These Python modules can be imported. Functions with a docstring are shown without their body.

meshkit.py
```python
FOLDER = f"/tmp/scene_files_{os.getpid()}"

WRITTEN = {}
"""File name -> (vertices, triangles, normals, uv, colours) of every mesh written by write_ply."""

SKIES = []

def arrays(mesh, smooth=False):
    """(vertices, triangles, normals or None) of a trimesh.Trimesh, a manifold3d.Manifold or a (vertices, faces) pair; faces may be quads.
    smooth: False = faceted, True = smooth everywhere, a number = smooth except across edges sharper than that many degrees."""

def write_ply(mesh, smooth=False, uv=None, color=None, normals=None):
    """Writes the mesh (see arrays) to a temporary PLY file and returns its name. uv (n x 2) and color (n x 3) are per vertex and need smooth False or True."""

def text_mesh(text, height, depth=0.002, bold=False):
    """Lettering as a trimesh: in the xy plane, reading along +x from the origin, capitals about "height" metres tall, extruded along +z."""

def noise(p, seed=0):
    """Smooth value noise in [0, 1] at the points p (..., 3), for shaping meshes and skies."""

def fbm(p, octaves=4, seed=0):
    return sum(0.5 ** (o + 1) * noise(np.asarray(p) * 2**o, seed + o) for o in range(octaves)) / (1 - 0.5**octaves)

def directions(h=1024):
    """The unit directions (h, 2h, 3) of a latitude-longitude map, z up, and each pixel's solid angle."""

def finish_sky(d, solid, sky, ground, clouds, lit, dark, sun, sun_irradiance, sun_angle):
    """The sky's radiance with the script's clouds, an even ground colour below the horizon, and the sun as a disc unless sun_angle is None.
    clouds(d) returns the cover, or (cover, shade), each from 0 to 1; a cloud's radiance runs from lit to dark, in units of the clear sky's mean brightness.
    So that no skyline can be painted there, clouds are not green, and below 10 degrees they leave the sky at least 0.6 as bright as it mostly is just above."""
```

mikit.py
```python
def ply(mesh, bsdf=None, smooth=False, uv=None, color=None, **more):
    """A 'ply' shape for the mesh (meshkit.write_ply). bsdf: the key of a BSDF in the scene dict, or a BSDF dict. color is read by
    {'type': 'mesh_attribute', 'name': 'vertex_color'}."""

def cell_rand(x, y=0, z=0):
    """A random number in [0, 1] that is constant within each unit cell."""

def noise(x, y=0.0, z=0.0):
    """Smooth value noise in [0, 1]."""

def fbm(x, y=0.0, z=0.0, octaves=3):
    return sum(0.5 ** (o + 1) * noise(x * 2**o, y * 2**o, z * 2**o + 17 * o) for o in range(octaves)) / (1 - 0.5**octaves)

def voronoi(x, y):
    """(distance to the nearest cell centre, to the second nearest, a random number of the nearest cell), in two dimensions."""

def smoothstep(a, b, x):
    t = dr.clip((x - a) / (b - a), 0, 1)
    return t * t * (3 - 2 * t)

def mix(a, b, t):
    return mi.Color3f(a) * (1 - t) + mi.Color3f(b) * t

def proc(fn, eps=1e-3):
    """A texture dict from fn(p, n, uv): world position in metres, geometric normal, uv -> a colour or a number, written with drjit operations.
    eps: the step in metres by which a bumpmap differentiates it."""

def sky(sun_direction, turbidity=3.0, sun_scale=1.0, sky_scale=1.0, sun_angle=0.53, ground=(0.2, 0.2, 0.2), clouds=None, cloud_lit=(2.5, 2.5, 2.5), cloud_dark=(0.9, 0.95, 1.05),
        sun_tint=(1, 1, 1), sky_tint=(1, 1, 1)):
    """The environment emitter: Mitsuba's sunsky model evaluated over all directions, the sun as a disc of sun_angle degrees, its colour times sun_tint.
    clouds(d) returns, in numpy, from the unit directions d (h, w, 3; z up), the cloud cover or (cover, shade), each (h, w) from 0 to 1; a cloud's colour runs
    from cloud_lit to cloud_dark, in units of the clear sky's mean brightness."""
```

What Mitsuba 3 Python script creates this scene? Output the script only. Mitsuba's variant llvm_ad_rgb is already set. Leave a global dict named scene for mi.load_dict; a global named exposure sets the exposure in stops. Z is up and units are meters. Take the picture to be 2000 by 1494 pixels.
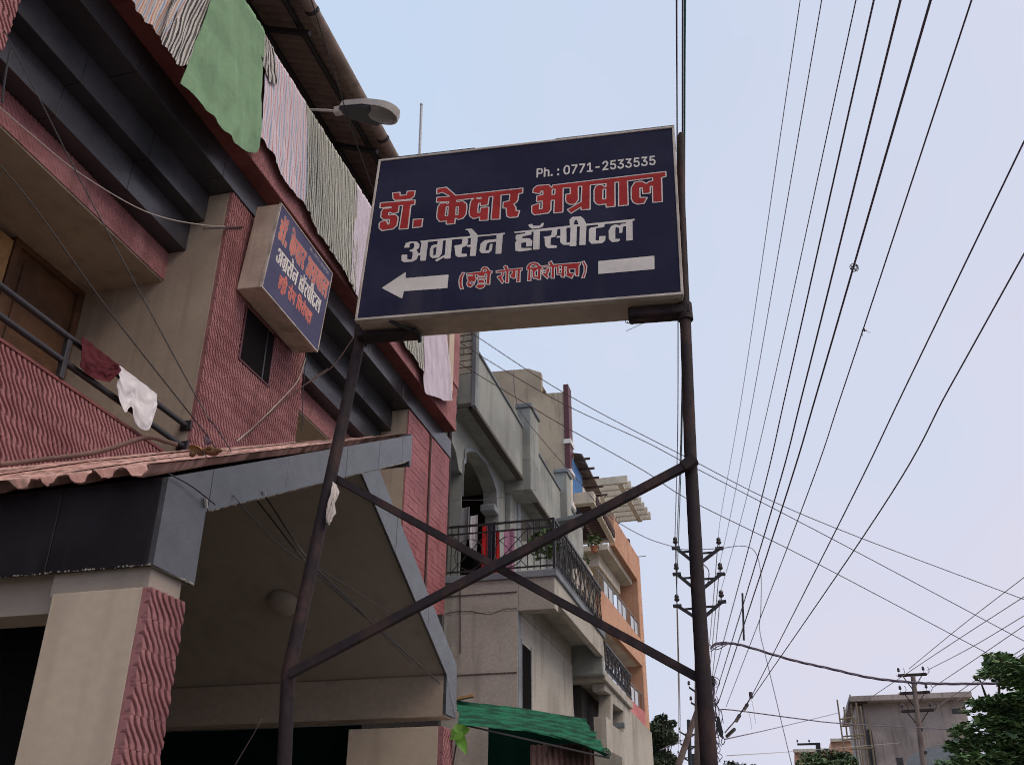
import math, random, numpy as np, trimesh, drjit as dr, mitsuba as mi, mikit, meshkit
from shapely.geometry import Polygon, box as sbox
from shapely.ops import unary_union
T = mi.ScalarTransform4f
scene, labels = {}, {}
rng = np.random.default_rng(7)

# ---------------------------------------------------------------- camera, sky, exposure
YAW, PITCH, ROLL, FPX = 0.256775, 0.481054, 0.001478, 1873.1
EYE = np.array([0.0, 0.0, 1.6])
_h = np.array([-math.sin(YAW), math.cos(YAW), 0]); FWD = _h*math.cos(PITCH)+np.array([0, 0, math.sin(PITCH)])
_r = np.array([math.cos(YAW), math.sin(YAW), 0]); _u = np.cross(_r, FWD)
RIGHT = _r*math.cos(ROLL)+_u*math.sin(ROLL); UP = -_r*math.sin(ROLL)+_u*math.cos(ROLL)
scene['camera'] = {'type': 'perspective', 'fov': math.degrees(2*math.atan(1000/FPX)), 'fov_axis': 'x', 'near_clip': 0.05, 'far_clip': 3000.0,
    'to_world': T().look_at(origin=EYE.tolist(), target=(EYE+FWD).tolist(), up=UP.tolist())}

def _clouds(d):
    p = d/np.maximum(d[..., 2:]+0.25, 0.2)
    n = meshkit.fbm(np.stack([p[..., 0]*1.3, p[..., 1]*1.3, d[..., 2]*0+3.1], -1), 5, 4)
    m = meshkit.fbm(np.stack([p[..., 0]*3.1+5, p[..., 1]*2.1, d[..., 2]*0+1.7], -1), 4, 9)
    cover = np.clip(1.02+0.25*(n-0.5), 0, 1)
    shade = np.clip(0.16+0.85*np.clip(d[..., 2], 0, 0.7)-1.2*d[..., 0]+0.55*(m-0.5)+0.5*(n-0.5), 0, 1)
    return cover, shade
scene['sky'] = mikit.sky((0.62, -0.20, 0.76), turbidity=4, sun_scale=0.30, sun_angle=40, clouds=_clouds, cloud_lit=(1.68, 1.64, 1.92), cloud_dark=(1.34, 1.62, 2.04), ground=(0.16, 0.15, 0.14))
exposure = 2.08

# ---------------------------------------------------------------- helpers
def at(px, py, ax, val):
    """The point of the plane (axis ax = val) on which the photograph shows pixel (px, py) of its 2000 x 1494."""
    d = RIGHT*((px-1000)/FPX)+UP*(-(py-747)/FPX)+FWD
    return EYE+d*((val-EYE[ax])/d[ax])
_count = {}
def numbered(key):
    n = _count.get(key, 0); _count[key] = n+1
    return key if n == 0 else f'{key}_{n:03d}'
def tag(key, label=None, cat=None, group=None, kind=None):
    e = labels.setdefault(key, {})
    for k, v in (('label', label), ('category', cat), ('group', group), ('kind', kind)):
        if v: e[k] = v
    return key
def thing(name, label, cat, group=None):
    return tag(numbered(name), label, cat, group)
def add(parent, name, mesh, mat, smooth=False, label=None, kind=None, **kw):
    key = numbered(parent+'__'+name)
    scene[key] = mikit.ply(mesh, mat, smooth, **kw)
    if label or kind: tag(key, label, None, None, kind)
    return key
def addref(parent, name, shape, xyz):
    key = numbered(parent+'__'+name)
    scene[key] = {**shape, 'to_world': T().translate([float(v) for v in xyz])}
    return key
def single(name, mesh, mat, label, cat, group=None, smooth=False, **kw):
    key = numbered(name); scene[key] = mikit.ply(mesh, mat, smooth, **kw)
    return tag(key, label, cat, group)
def struct(name, mesh, mat, smooth=False):
    scene[name] = mikit.ply(mesh, mat, smooth); tag(name, kind='structure')
cat = trimesh.util.concatenate
def bx(x0, x1, y0, y1, z0, z1, c=0.0):
    x0, x1 = sorted((x0, x1)); y0, y1 = sorted((y0, y1)); z0, z1 = sorted((z0, z1))
    if c <= 0:
        m = trimesh.creation.box((x1-x0, y1-y0, z1-z0)); m.apply_translation([(x0+x1)/2, (y0+y1)/2, (z0+z1)/2]); return m
    v = []
    for a, sa in ((x0, 1), (x1, -1)):
        for b, sb in ((y0, 1), (y1, -1)):
            for d, sd in ((z0, 1), (z1, -1)):
                v += [(a, b+sb*c, d+sd*c), (a+sa*c, b, d+sd*c), (a+sa*c, b+sb*c, d)]
    return trimesh.Trimesh(v).convex_hull
def prism(poly, axis, a, b):
    """A shapely polygon or a list of 2-d points, swept along axis from a to b. Axis 0: points are (y, z); 1: (x, z); 2: (x, y)."""
    p = poly if hasattr(poly, 'geom_type') else Polygon(poly)
    out = []
    for g in getattr(p, 'geoms', [p]):
        if g.area < 1e-9: continue
        m = trimesh.creation.extrude_polygon(g, abs(b-a), engine='earcut')
        v = m.vertices.copy(); lo = min(a, b)
        if axis == 0: w = np.c_[v[:, 2]+lo, v[:, 0], v[:, 1]]
        elif axis == 1: w = np.c_[v[:, 0], v[:, 2]+lo, v[:, 1]]
        else: w = np.c_[v[:, 0], v[:, 1], v[:, 2]+lo]
        m = trimesh.Trimesh(w, m.faces, process=False)
        if axis == 1: m.invert()
        out.append(m)
    return cat(out)
def tube(pts, r, sides=8, caps=True):
    p = np.asarray(pts, float); n = len(p); r = np.broadcast_to(np.asarray(r, float), (n,))
    t = np.gradient(p, axis=0); t /= np.linalg.norm(t, axis=1, keepdims=True)+1e-12
    ref = np.array([0, 0, 1.0]) if abs(t[0, 2]) < 0.9 else np.array([1.0, 0, 0])
    a = np.cross(t, ref); a /= np.linalg.norm(a, axis=1, keepdims=True)+1e-12; b = np.cross(t, a)
    ang = np.arange(sides)*2*np.pi/sides
    v = (p[:, None]+r[:, None, None]*(np.cos(ang)[None, :, None]*a[:, None]+np.sin(ang)[None, :, None]*b[:, None])).reshape(-1, 3)
    i, j = np.meshgrid(np.arange(n-1), np.arange(sides), indexing='ij'); k = (j+1) % sides
    f = np.vstack([np.stack([i*sides+j, i*sides+k, (i+1)*sides+k], -1).reshape(-1, 3), np.stack([i*sides+j, (i+1)*sides+k, (i+1)*sides+j], -1).reshape(-1, 3)])
    if caps:
        v = np.vstack([v, p[0], p[-1]]); m = n*sides; s = np.arange(sides)
        f = np.vstack([f, np.c_[s*0+m, (s+1) % sides, s], np.c_[s*0+m+1, (n-1)*sides+s, (n-1)*sides+(s+1) % sides]])
    mm = trimesh.Trimesh(v, f, process=False); mm.fix_normals() if False else None
    mm.invert()
    return mm
def bar(a, b, w, h=None, up=(0, 0, 1)):
    """A square bar from a to b."""
    a, b = np.asarray(a, float), np.asarray(b, float); h = h or w
    d = (b-a)/np.linalg.norm(b-a); s = np.cross(d, up); s = s/np.linalg.norm(s) if np.linalg.norm(s) > 1e-6 else np.array([1.0, 0, 0]); u = np.cross(s, d)
    v = [q+s*(i*w/2)+u*(j*h/2) for q in (a, b) for i in (-1, 1) for j in (-1, 1)]
    return trimesh.Trimesh(v).convex_hull
def sag(a, b, drop, n=14):
    a, b = np.asarray(a, float), np.asarray(b, float); t = np.linspace(0, 1, n)[:, None]
    return a+(b-a)*t-np.array([0, 0, 1.0])*drop*4*t*(1-t)
def smoothpath(pts, n=8):
    p = np.asarray(pts, float); q = np.vstack([2*p[0]-p[1], p, 2*p[-1]-p[-2]]); out = []
    for i in range(1, len(q)-2):
        for t in np.linspace(0, 1, n, endpoint=False):
            a, b, c, d = q[i-1], q[i], q[i+1], q[i+2]
            out.append(0.5*((2*b)+(c-a)*t+(2*a-5*b+4*c-d)*t*t+(-a+3*b-3*c+d)*t**3))
    return np.vstack([out, p[-1]])
def grid_mesh(P, closed=False):
    """A mesh from an (n, m, 3) grid of points, and its uv."""
    n, m = P.shape[:2]; i, j = np.meshgrid(np.arange(n-1), np.arange(m-1), indexing='ij')
    a, b, c, d = i*m+j, (i+1)*m+j, (i+1)*m+j+1, i*m+j+1
    f = np.vstack([np.stack([a, b, c], -1).reshape(-1, 3), np.stack([a, c, d], -1).reshape(-1, 3)])
    uv = np.stack(np.meshgrid(np.linspace(0, 1, n), np.linspace(0, 1, m), indexing='ij'), -1).reshape(-1, 2)
    return trimesh.Trimesh(P.reshape(-1, 3), f, process=False), uv

# ---------------------------------------------------------------- materials
def mat(name, base, rough=0.8, spec=0.3, two=True, **kw):
    b = {'type': 'principled', 'base_color': base if isinstance(base, dict) else {'type': 'rgb', 'value': list(base)}, 'roughness': rough, 'specular': spec, **kw}
    scene[name] = {'type': 'twosided', 'bsdf': b} if two else b
    return name
N, F, SS, MIX, C3 = mikit.noise, mikit.fbm, mikit.smoothstep, mikit.mix, mi.Color3f
def stain(a, b, scale, streak=0.0, fine=0.12, dirt=None, amount=0.5, seed=0.0, lo=0.38, hi=0.68):
    """Plaster or paint from colour a to b in soft blotches, fine mottling, and rain streaks of the colour dirt."""
    def fn(p, n, uv):
        k = SS(lo, hi, F(p.x*scale+seed, p.y*scale, p.z*scale, 4))
        c = MIX(a, b, k)
        c = c*(1-fine+2*fine*F(p.x*23+seed, p.y*23, p.z*23, 2))
        if dirt is not None:
            s = SS(0.5, 0.8, F((p.x+p.y*0.7)*5+seed, (p.y-p.x)*5, p.z*0.5, 3)*(0.6+0.8*F(p.x*1.1, p.y*1.1+seed, p.z*0.7, 2)))
            c = c*(1-amount*s)+C3(dirt)*(amount*s)
        return c
    return mikit.proc(fn)
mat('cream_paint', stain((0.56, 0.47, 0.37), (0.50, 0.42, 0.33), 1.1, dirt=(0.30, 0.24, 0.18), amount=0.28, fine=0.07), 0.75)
mat('shaded_cream', stain((0.42, 0.355, 0.285), (0.36, 0.30, 0.24), 0.9, dirt=(0.22, 0.175, 0.135), amount=0.4, fine=0.07, seed=0.7), 0.8)  # darker copy of the cream paint, the overhang's shade is in the colour
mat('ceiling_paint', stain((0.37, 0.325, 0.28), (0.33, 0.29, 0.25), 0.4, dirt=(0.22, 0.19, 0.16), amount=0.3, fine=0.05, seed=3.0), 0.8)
mat('beam_paint', stain((0.42, 0.35, 0.28), (0.36, 0.30, 0.24), 0.6, seed=3.5), 0.8)
mat('shade_paint', stain((0.055, 0.048, 0.046), (0.038, 0.034, 0.033), 0.8, seed=5.0), 0.85)  # near-black paint, puts the gloom of enclosed rooms into the colour
mat('wave_tile_red', stain((0.345, 0.165, 0.172), (0.275, 0.122, 0.130), 2.2, dirt=(0.12, 0.05, 0.045), amount=0.35, fine=0.15, seed=1.0), 0.75, 0.15)
mat('brick_tile_red', stain((0.30, 0.112, 0.122), (0.24, 0.083, 0.092), 1.7, dirt=(0.16, 0.06, 0.06), amount=0.4, fine=0.2, seed=2.0), 0.6)
mat('tile_joint', (0.30, 0.19, 0.17), 0.9)
mat('red_paint', stain((0.20, 0.066, 0.062), (0.14, 0.046, 0.045), 1.0, dirt=(0.10, 0.03, 0.03), amount=0.5, seed=8.0), 0.7)
def _granite(p, n, uv):
    k = F(p.x*9, p.y*9, p.z*9, 4); g = N(p.x*160, p.y*160, p.z*160)
    c = MIX((0.040, 0.045, 0.053), (0.080, 0.089, 0.100), k)
    return c*(0.75+0.5*g)
mat('granite_grey', mikit.proc(_granite), 0.30, 0.55)
mat('granite_step', stain((0.026, 0.026, 0.032), (0.045, 0.045, 0.055), 1.2, seed=4.5), 0.28, 0.5)
mat('granite_shaded', stain((0.012, 0.011, 0.015), (0.020, 0.019, 0.024), 2.0, dirt=(0.06, 0.055, 0.055), amount=0.25, seed=4.0), 0.4, 0.3)  # darker copy of the porch granite, shade of its side face in the colour
mat('mortar_white', stain((0.42, 0.40, 0.37), (0.25, 0.23, 0.21), 9.0), 0.9)
def _sheet(p, n, uv):
    f = F(p.x*2.0, p.y*14+p.z*3, p.z*2, 4); g = F(p.x*9, p.y*9, 2.0, 4)
    c = MIX((0.50, 0.315, 0.28), (0.30, 0.165, 0.145), SS(0.38, 0.62, f))
    c = c*(1-SS(0.56, 0.72, g)*0.7)+C3(0.10, 0.075, 0.06)*(SS(0.56, 0.72, g)*0.7)
    return c*(1-0.5*SS(0.55, 0.7, F(p.x*0.9+7, p.y*2.2, 4.0, 3)))+C3(0.55, 0.40, 0.36)*(0.12*SS(0.6, 0.75, F(p.x*3, p.y*17, 9.0, 2)))
mat('roof_sheet_red', mikit.proc(_sheet), 0.8)
mat('asbestos_sheet', stain((0.30, 0.235, 0.205), (0.20, 0.155, 0.138), 1.6, dirt=(0.11, 0.085, 0.078), amount=0.5, seed=11.0), 0.9)
mat('iron_dark', (0.025, 0.023, 0.028), 0.5, 0.4)
mat('iron_black', (0.014, 0.014, 0.017), 0.45, 0.4)
def _rust(p, n, uv):
    f = F(p.x*13, p.y*13, p.z*6, 4); g = F(p.x*60, p.y*60, p.z*40, 2)
    return MIX((0.022, 0.015, 0.018), (0.050, 0.027, 0.026), SS(0.45, 0.72, f))*(0.7+0.6*g)
mat('rusty_pipe', mikit.proc(_rust), 0.7, 0.3)
mat('sign_navy', stain((0.020, 0.020, 0.047), (0.028, 0.028, 0.058), 3.0, dirt=(0.060, 0.055, 0.068), amount=0.55, fine=0.08, seed=6.0), 0.6, 0.06)
mat('sign_navy_faded', stain((0.050, 0.047, 0.110), (0.064, 0.060, 0.130), 2.0, fine=0.05, seed=6.5), 0.5, 0.2)
mat('sign_case', stain((0.50, 0.41, 0.34), (0.41, 0.33, 0.275), 2.2, dirt=(0.17, 0.115, 0.085), amount=0.5, seed=7.0), 0.6)
mat('sign_rim', stain((0.52, 0.47, 0.42), (0.36, 0.31, 0.27), 5.0, seed=7.5), 0.5)
mat('vinyl_white', stain((0.66, 0.62, 0.58), (0.58, 0.54, 0.51), 4.0, fine=0.05, seed=9.0), 0.5)
mat('vinyl_red', stain((0.40, 0.040, 0.040), (0.33, 0.034, 0.034), 6.0, fine=0.1, seed=9.5), 0.6, 0.06)
mat('vinyl_orange', stain((0.56, 0.155, 0.105), (0.46, 0.115, 0.085), 5.0, fine=0.1, seed=9.7), 0.5)
mat('vinyl_dim', (0.30, 0.29, 0.32), 0.5)
mat('grey_plaster', stain((0.280, 0.298, 0.282), (0.215, 0.230, 0.222), 0.9, dirt=(0.12, 0.125, 0.12), amount=0.38, seed=13.0), 0.85)
mat('grey_trim', stain((0.20, 0.225, 0.245), (0.15, 0.17, 0.19), 1.6, seed=14.0), 0.8)
mat('pale_plaster', stain((0.375, 0.358, 0.318), (0.30, 0.285, 0.252), 0.8, dirt=(0.16, 0.145, 0.128), amount=0.4, fine=0.14, seed=15.0), 0.9)
mat('raw_plaster', stain((0.42, 0.36, 0.275), (0.30, 0.26, 0.20), 0.55, dirt=(0.17, 0.15, 0.12), amount=0.5, seed=16.0), 0.9)
mat('raw_concrete', stain((0.40, 0.345, 0.32), (0.28, 0.24, 0.225), 0.45, dirt=(0.17, 0.145, 0.135), amount=0.55, seed=17.0), 0.9)
mat('orange_paint', stain((0.47, 0.275, 0.185), (0.42, 0.235, 0.155), 0.5, dirt=(0.25, 0.11, 0.07), amount=0.35, seed=18.0), 0.8)
mat('pink_panel', stain((0.50, 0.20, 0.20), (0.42, 0.15, 0.15), 0.8, seed=18.5), 0.8)
mat('ivory_paint', stain((0.56, 0.52, 0.44), (0.46, 0.42, 0.35), 0.7, dirt=(0.26, 0.23, 0.19), amount=0.4, seed=19.0), 0.8)
mat('maroon_paint', (0.095, 0.032, 0.042), 0.5)
mat('white_paint', (0.66, 0.65, 0.64), 0.6)
mat('slat_brown', (0.075, 0.045, 0.045), 0.7)
mat('blue_sheet', stain((0.045, 0.15, 0.36), (0.035, 0.11, 0.28), 1.5, seed=20.0), 0.6)
mat('white_brick', stain((0.50, 0.46, 0.39), (0.36, 0.34, 0.30), 3.0, fine=0.2, seed=21.0), 0.85)
mat('dark_joint', (0.085, 0.078, 0.07), 0.95)
mat('void_dark', (0.012, 0.011, 0.012), 1.0, 0.0)  # matte black standing in for the shade of recesses and dark bays
mat('window_dark', (0.018, 0.016, 0.016), 0.25, 0.5)
mat('wood_brown', stain((0.145, 0.075, 0.040), (0.088, 0.046, 0.028), 3.0, seed=22.0), 0.6)
mat('wood_tan', stain((0.42, 0.25, 0.11), (0.33, 0.19, 0.085), 4.0, seed=23.0), 0.6)
def _net(p, n, uv):
    f = F(p.x*3+p.y*1.3, p.y*9, p.z*26, 3)
    return MIX((0.003, 0.050, 0.027), (0.009, 0.122, 0.062), SS(0.35, 0.65, f))*(0.8+0.4*N(p.x*45, p.y*45, p.z*45))
mat('green_net', mikit.proc(_net), 0.8)
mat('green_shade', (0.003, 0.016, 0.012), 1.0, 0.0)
mat('pane_grey', (0.34, 0.37, 0.39), 0.25, 0.5)
mat('wire_dark', (0.15, 0.125, 0.165), 0.8)
mat('wire_pale', (0.36, 0.32, 0.29), 0.6)
mat('wire_brown', (0.075, 0.048, 0.045), 0.8)
mat('hose_dusty', stain((0.20, 0.125, 0.11), (0.13, 0.08, 0.07), 3.0, seed=31.0), 0.8)
mat('wire_teal', (0.05, 0.20, 0.19), 0.6)
mat('steel_grey', (0.28, 0.28, 0.29), 0.45, 0.5, metallic=0.4)
mat('lamp_grey', (0.42, 0.40, 0.385), 0.45)
mat('lamp_black', (0.035, 0.035, 0.045), 0.5)
mat('lamp_lens', (0.16, 0.16, 0.16), 0.2, 0.5)
mat('porcelain', (0.050, 0.040, 0.045), 0.25, 0.5)
mat('pole_concrete', stain((0.20, 0.16, 0.145), (0.13, 0.10, 0.095), 2.0, seed=24.0), 0.9)
mat('asphalt', stain((0.055, 0.053, 0.050), (0.075, 0.070, 0.065), 0.8), 0.95)
mat('dust_ground', stain((0.20, 0.165, 0.13), (0.15, 0.125, 0.10), 0.4), 0.95)
mat('kerb_grey', (0.30, 0.29, 0.27), 0.9)
mat('bark', (0.09, 0.070, 0.055), 0.9)
mat('leaf_dark', {'type': 'mesh_attribute', 'name': 'vertex_color'}, 0.55, 0.35)
mat('bamboo', (0.21, 0.165, 0.12), 0.85)
mat('bag_film', (0.55, 0.50, 0.47), 0.35)
mat('leaf_bright', (0.13, 0.30, 0.045), 0.5)
mat('terracotta', (0.30, 0.12, 0.07), 0.8)
# cloths: stripes run along the hang (v) and vary across (u); uv are in metres
def stripes(cols, pitch, warp=0.0, dark=None):
    def fn(p, n, uv):
        u = uv.x/pitch+warp*2.2*F(uv.x*3.5, uv.y*2.2, 1.0, 3)
        k = u-dr.floor(u); c = C3(cols[0]); m = len(cols)
        for i in range(1, m):
            c = dr.select(k > i/m, C3(cols[i]), c)
        return c*(0.90+0.2*N(uv.x*160, uv.y*160, 0.0))
    return mikit.proc(fn)
def cloth_mat(name, base):
    return mat(name, base, 0.9, 0.1, sheen=0.3)
cloth_mat('cloth_green', stain((0.20, 0.33, 0.20), (0.165, 0.28, 0.17), 2.5, fine=0.1, seed=30.0))
cloth_mat('cloth_candy', stripes([(0.50, 0.46, 0.47), (0.22, 0.31, 0.42), (0.52, 0.47, 0.45), (0.46, 0.22, 0.16), (0.52, 0.48, 0.47), (0.45, 0.30, 0.22)], 0.15, 0.14))
cloth_mat('cloth_ink', stripes([(0.50, 0.48, 0.46), (0.045, 0.045, 0.05), (0.48, 0.46, 0.44), (0.10, 0.10, 0.095)], 0.11, 0.16))
cloth_mat('cloth_pastel', stripes([(0.58, 0.53, 0.58), (0.58, 0.53, 0.58), (0.26, 0.33, 0.47), (0.58, 0.53, 0.57), (0.60, 0.55, 0.59), (0.50, 0.24, 0.26)], 0.11, 0.12))
cloth_mat('cloth_olive', stripes([(0.50, 0.50, 0.46), (0.085, 0.095, 0.075), (0.46, 0.46, 0.43), (0.12, 0.13, 0.105)], 0.10, 0.14))
cloth_mat('cloth_lavender', stripes([(0.56, 0.50, 0.57), (0.50, 0.45, 0.53), (0.58, 0.53, 0.59), (0.47, 0.43, 0.52)], 0.06, 0.4))
cloth_mat('cloth_white', (0.68, 0.66, 0.69))
cloth_mat('cloth_maroon', (0.085, 0.018, 0.024))
cloth_mat('cloth_red', (0.48, 0.025, 0.025))
cloth_mat('cloth_pink', (0.52, 0.27, 0.40))
cloth_mat('cloth_night', (0.030, 0.035, 0.055))
cloth_mat('cloth_grey', (0.25, 0.25, 0.26))

# ---------------------------------------------------------------- ground and street (below the frame, they light the scene)
struct('ground', bx(-150, 150, -60, 260, -0.5, 0.0), 'dust_ground')
struct('road', bx(-1.6, 6.0, -60, 250, 0.0, 0.004), 'asphalt')
struct('pavement', bx(-2.9, -1.6, -20, 60, 0.0, 0.12), 'kerb_grey')

# ---------------------------------------------------------------- tiles with cut waves
def wavy_tile(w, h, lam, th=0.048, depth=0.038, nx=84, nz=16, flip=1, turn=2.0, ya=0.0, yb=None):
    """A tile in the plane x = 0 (facing +x), y from 0 to w (or its piece ya..yb), z from 0 to h, with S-shaped grooves."""
    g = 0.0006; lam = w/round(w/lam); yb = w if yb is None else yb
    y = np.linspace(ya+g, yb-g, max(8, int(nx*(yb-ya)/w))); z = np.linspace(g, h-g, nz); Y, Z = np.meshgrid(y, z, indexing='ij')
    t = 1-Z/h; s = t*t*(3-2*t)
    ph = Y/lam-flip*turn*s+0.12*np.sin(2*np.pi*Y/w)
    k = 0.5+0.5*np.cos(2*np.pi*ph); gro = np.clip((k-0.68)/0.22, 0, 1); gro = gro*gro*(3-2*gro)
    X = th-depth*gro+0.0015*np.sin(90*Y)*np.sin(70*Z)
    X[:, 0] -= 0.0012; X[:, -1] -= 0.0012
    P = np.stack([X, Y, Z], -1); Q = P*np.array([0, 1, 1])
    sk = [grid_mesh(np.stack(q, 1))[0] for q in ((P[0], Q[0]), (Q[-1], P[-1]), (Q[:, 0], P[:, 0]), (P[:, -1], Q[:, -1]))]
    return cat([grid_mesh(P)[0]]+sk)
def lay_tiles(parent, tiles, x, y0, y1, z0, z1, w, h, limit, bond=0.5):
    """Rows of whole and cut tiles on the plane x between y0..y1, z0..z1, from the top down. tiles: list of (width, shape dicts)."""
    out = 0; r = 0; z = z1
    while z > z0+0.02:
        zz = z-h; y = y0-(w*bond if r % 2 else 0)
        while y < y1-0.01:
            a, b = max(y, y0), min(y+w, y1)
            if b-a > 0.04 and zz > z0-h*0.6:
                full = b-a > w-1e-6
                key = 'full' if full else ('left' if y < y0 else 'right')
                yield key, (x, y if full or key == 'right' else a, zz), b-a, r
            y += w
        z = zz; r += 1
def tile_field(parent, x, y0, y1, z0, z1, w, h, lam, mat_, limit=300, name='wave_tile', **kw):
    protos = [wavy_tile(w, h, lam, **kw), wavy_tile(w, h, lam, **kw)]
    shapes = [mikit.ply(m, mat_, 35) for m in protos]
    cuts, rest = {}, []
    for key, pos, width, r in lay_tiles(parent, None, x, y0, y1, z0, z1, w, h, limit):
        i = int(rng.integers(2)); pos = (pos[0]+float(rng.uniform(-0.0008, 0.0008)), pos[1], pos[2])
        if key == 'full': m, s, off = protos[i], shapes[i], 0
        else:
            c = (key, round(width, 3))
            if c not in cuts:
                mm = wavy_tile(w, h, lam, ya=w-width, **kw) if key == 'left' else wavy_tile(w, h, lam, yb=width, **kw)
                cuts[c] = (mm, mikit.ply(mm, mat_, 35))
            m, s = cuts[c]; off = (w-width) if key == 'left' else 0
        p = (pos[0], pos[1]-off, pos[2])
        if limit > 0: addref(parent, name, s, p); limit -= 1
        else:
            q = m.copy(); q.apply_translation(p); rest.append(q)
    if rest: add(parent, name+'_field', cat(rest), mat_, 35, kind='stuff')

# ---------------------------------------------------------------- the hospital building (plane of its piers: x = -6)
B = thing('hospital_building', 'cream hospital building with red wave-tiled piers and dark stepped granite, nearest on the left', 'building')
P1A, P1B, P2A, P2B = 8.615, 11.0, 15.22, 17.67
PAR, PZ0, PZ1 = -5.745, 9.92, 11.75
P0B = float(at(20, 60, 0, -6.0)[1])
add(B, 'wall', cat([bx(-8.4, -8.0, -6, 17.6, 0, 15.0), bx(-8.4, -6.02, 17.45, 17.66, 0, 9.5)]), 'shaded_cream', label='cream back wall of the balconies')
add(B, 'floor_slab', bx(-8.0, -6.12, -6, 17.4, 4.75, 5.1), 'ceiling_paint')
add(B, 'balcony_ceiling', bx(-8.0, -6.785, -6, 17.44, 8.262, 8.66), 'shaded_cream')
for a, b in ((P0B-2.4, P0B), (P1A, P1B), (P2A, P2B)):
    add(B, 'pier', bx(-8.0, -6.044 if a < 12 else -6.03, a, b, 0 if a > 12 else 4.4, 9.52, 0.01), 'shaded_cream')
tile_field(B, -6.043, P1A, P1B, 5.0, 9.52, 0.40, 0.19, 0.066, 'wave_tile_red', limit=140)
tile_field(B, -6.043, P0B-2.4, P0B, 8.2, 9.52, 0.40, 0.19, 0.066, 'wave_tile_red', limit=24)
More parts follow.
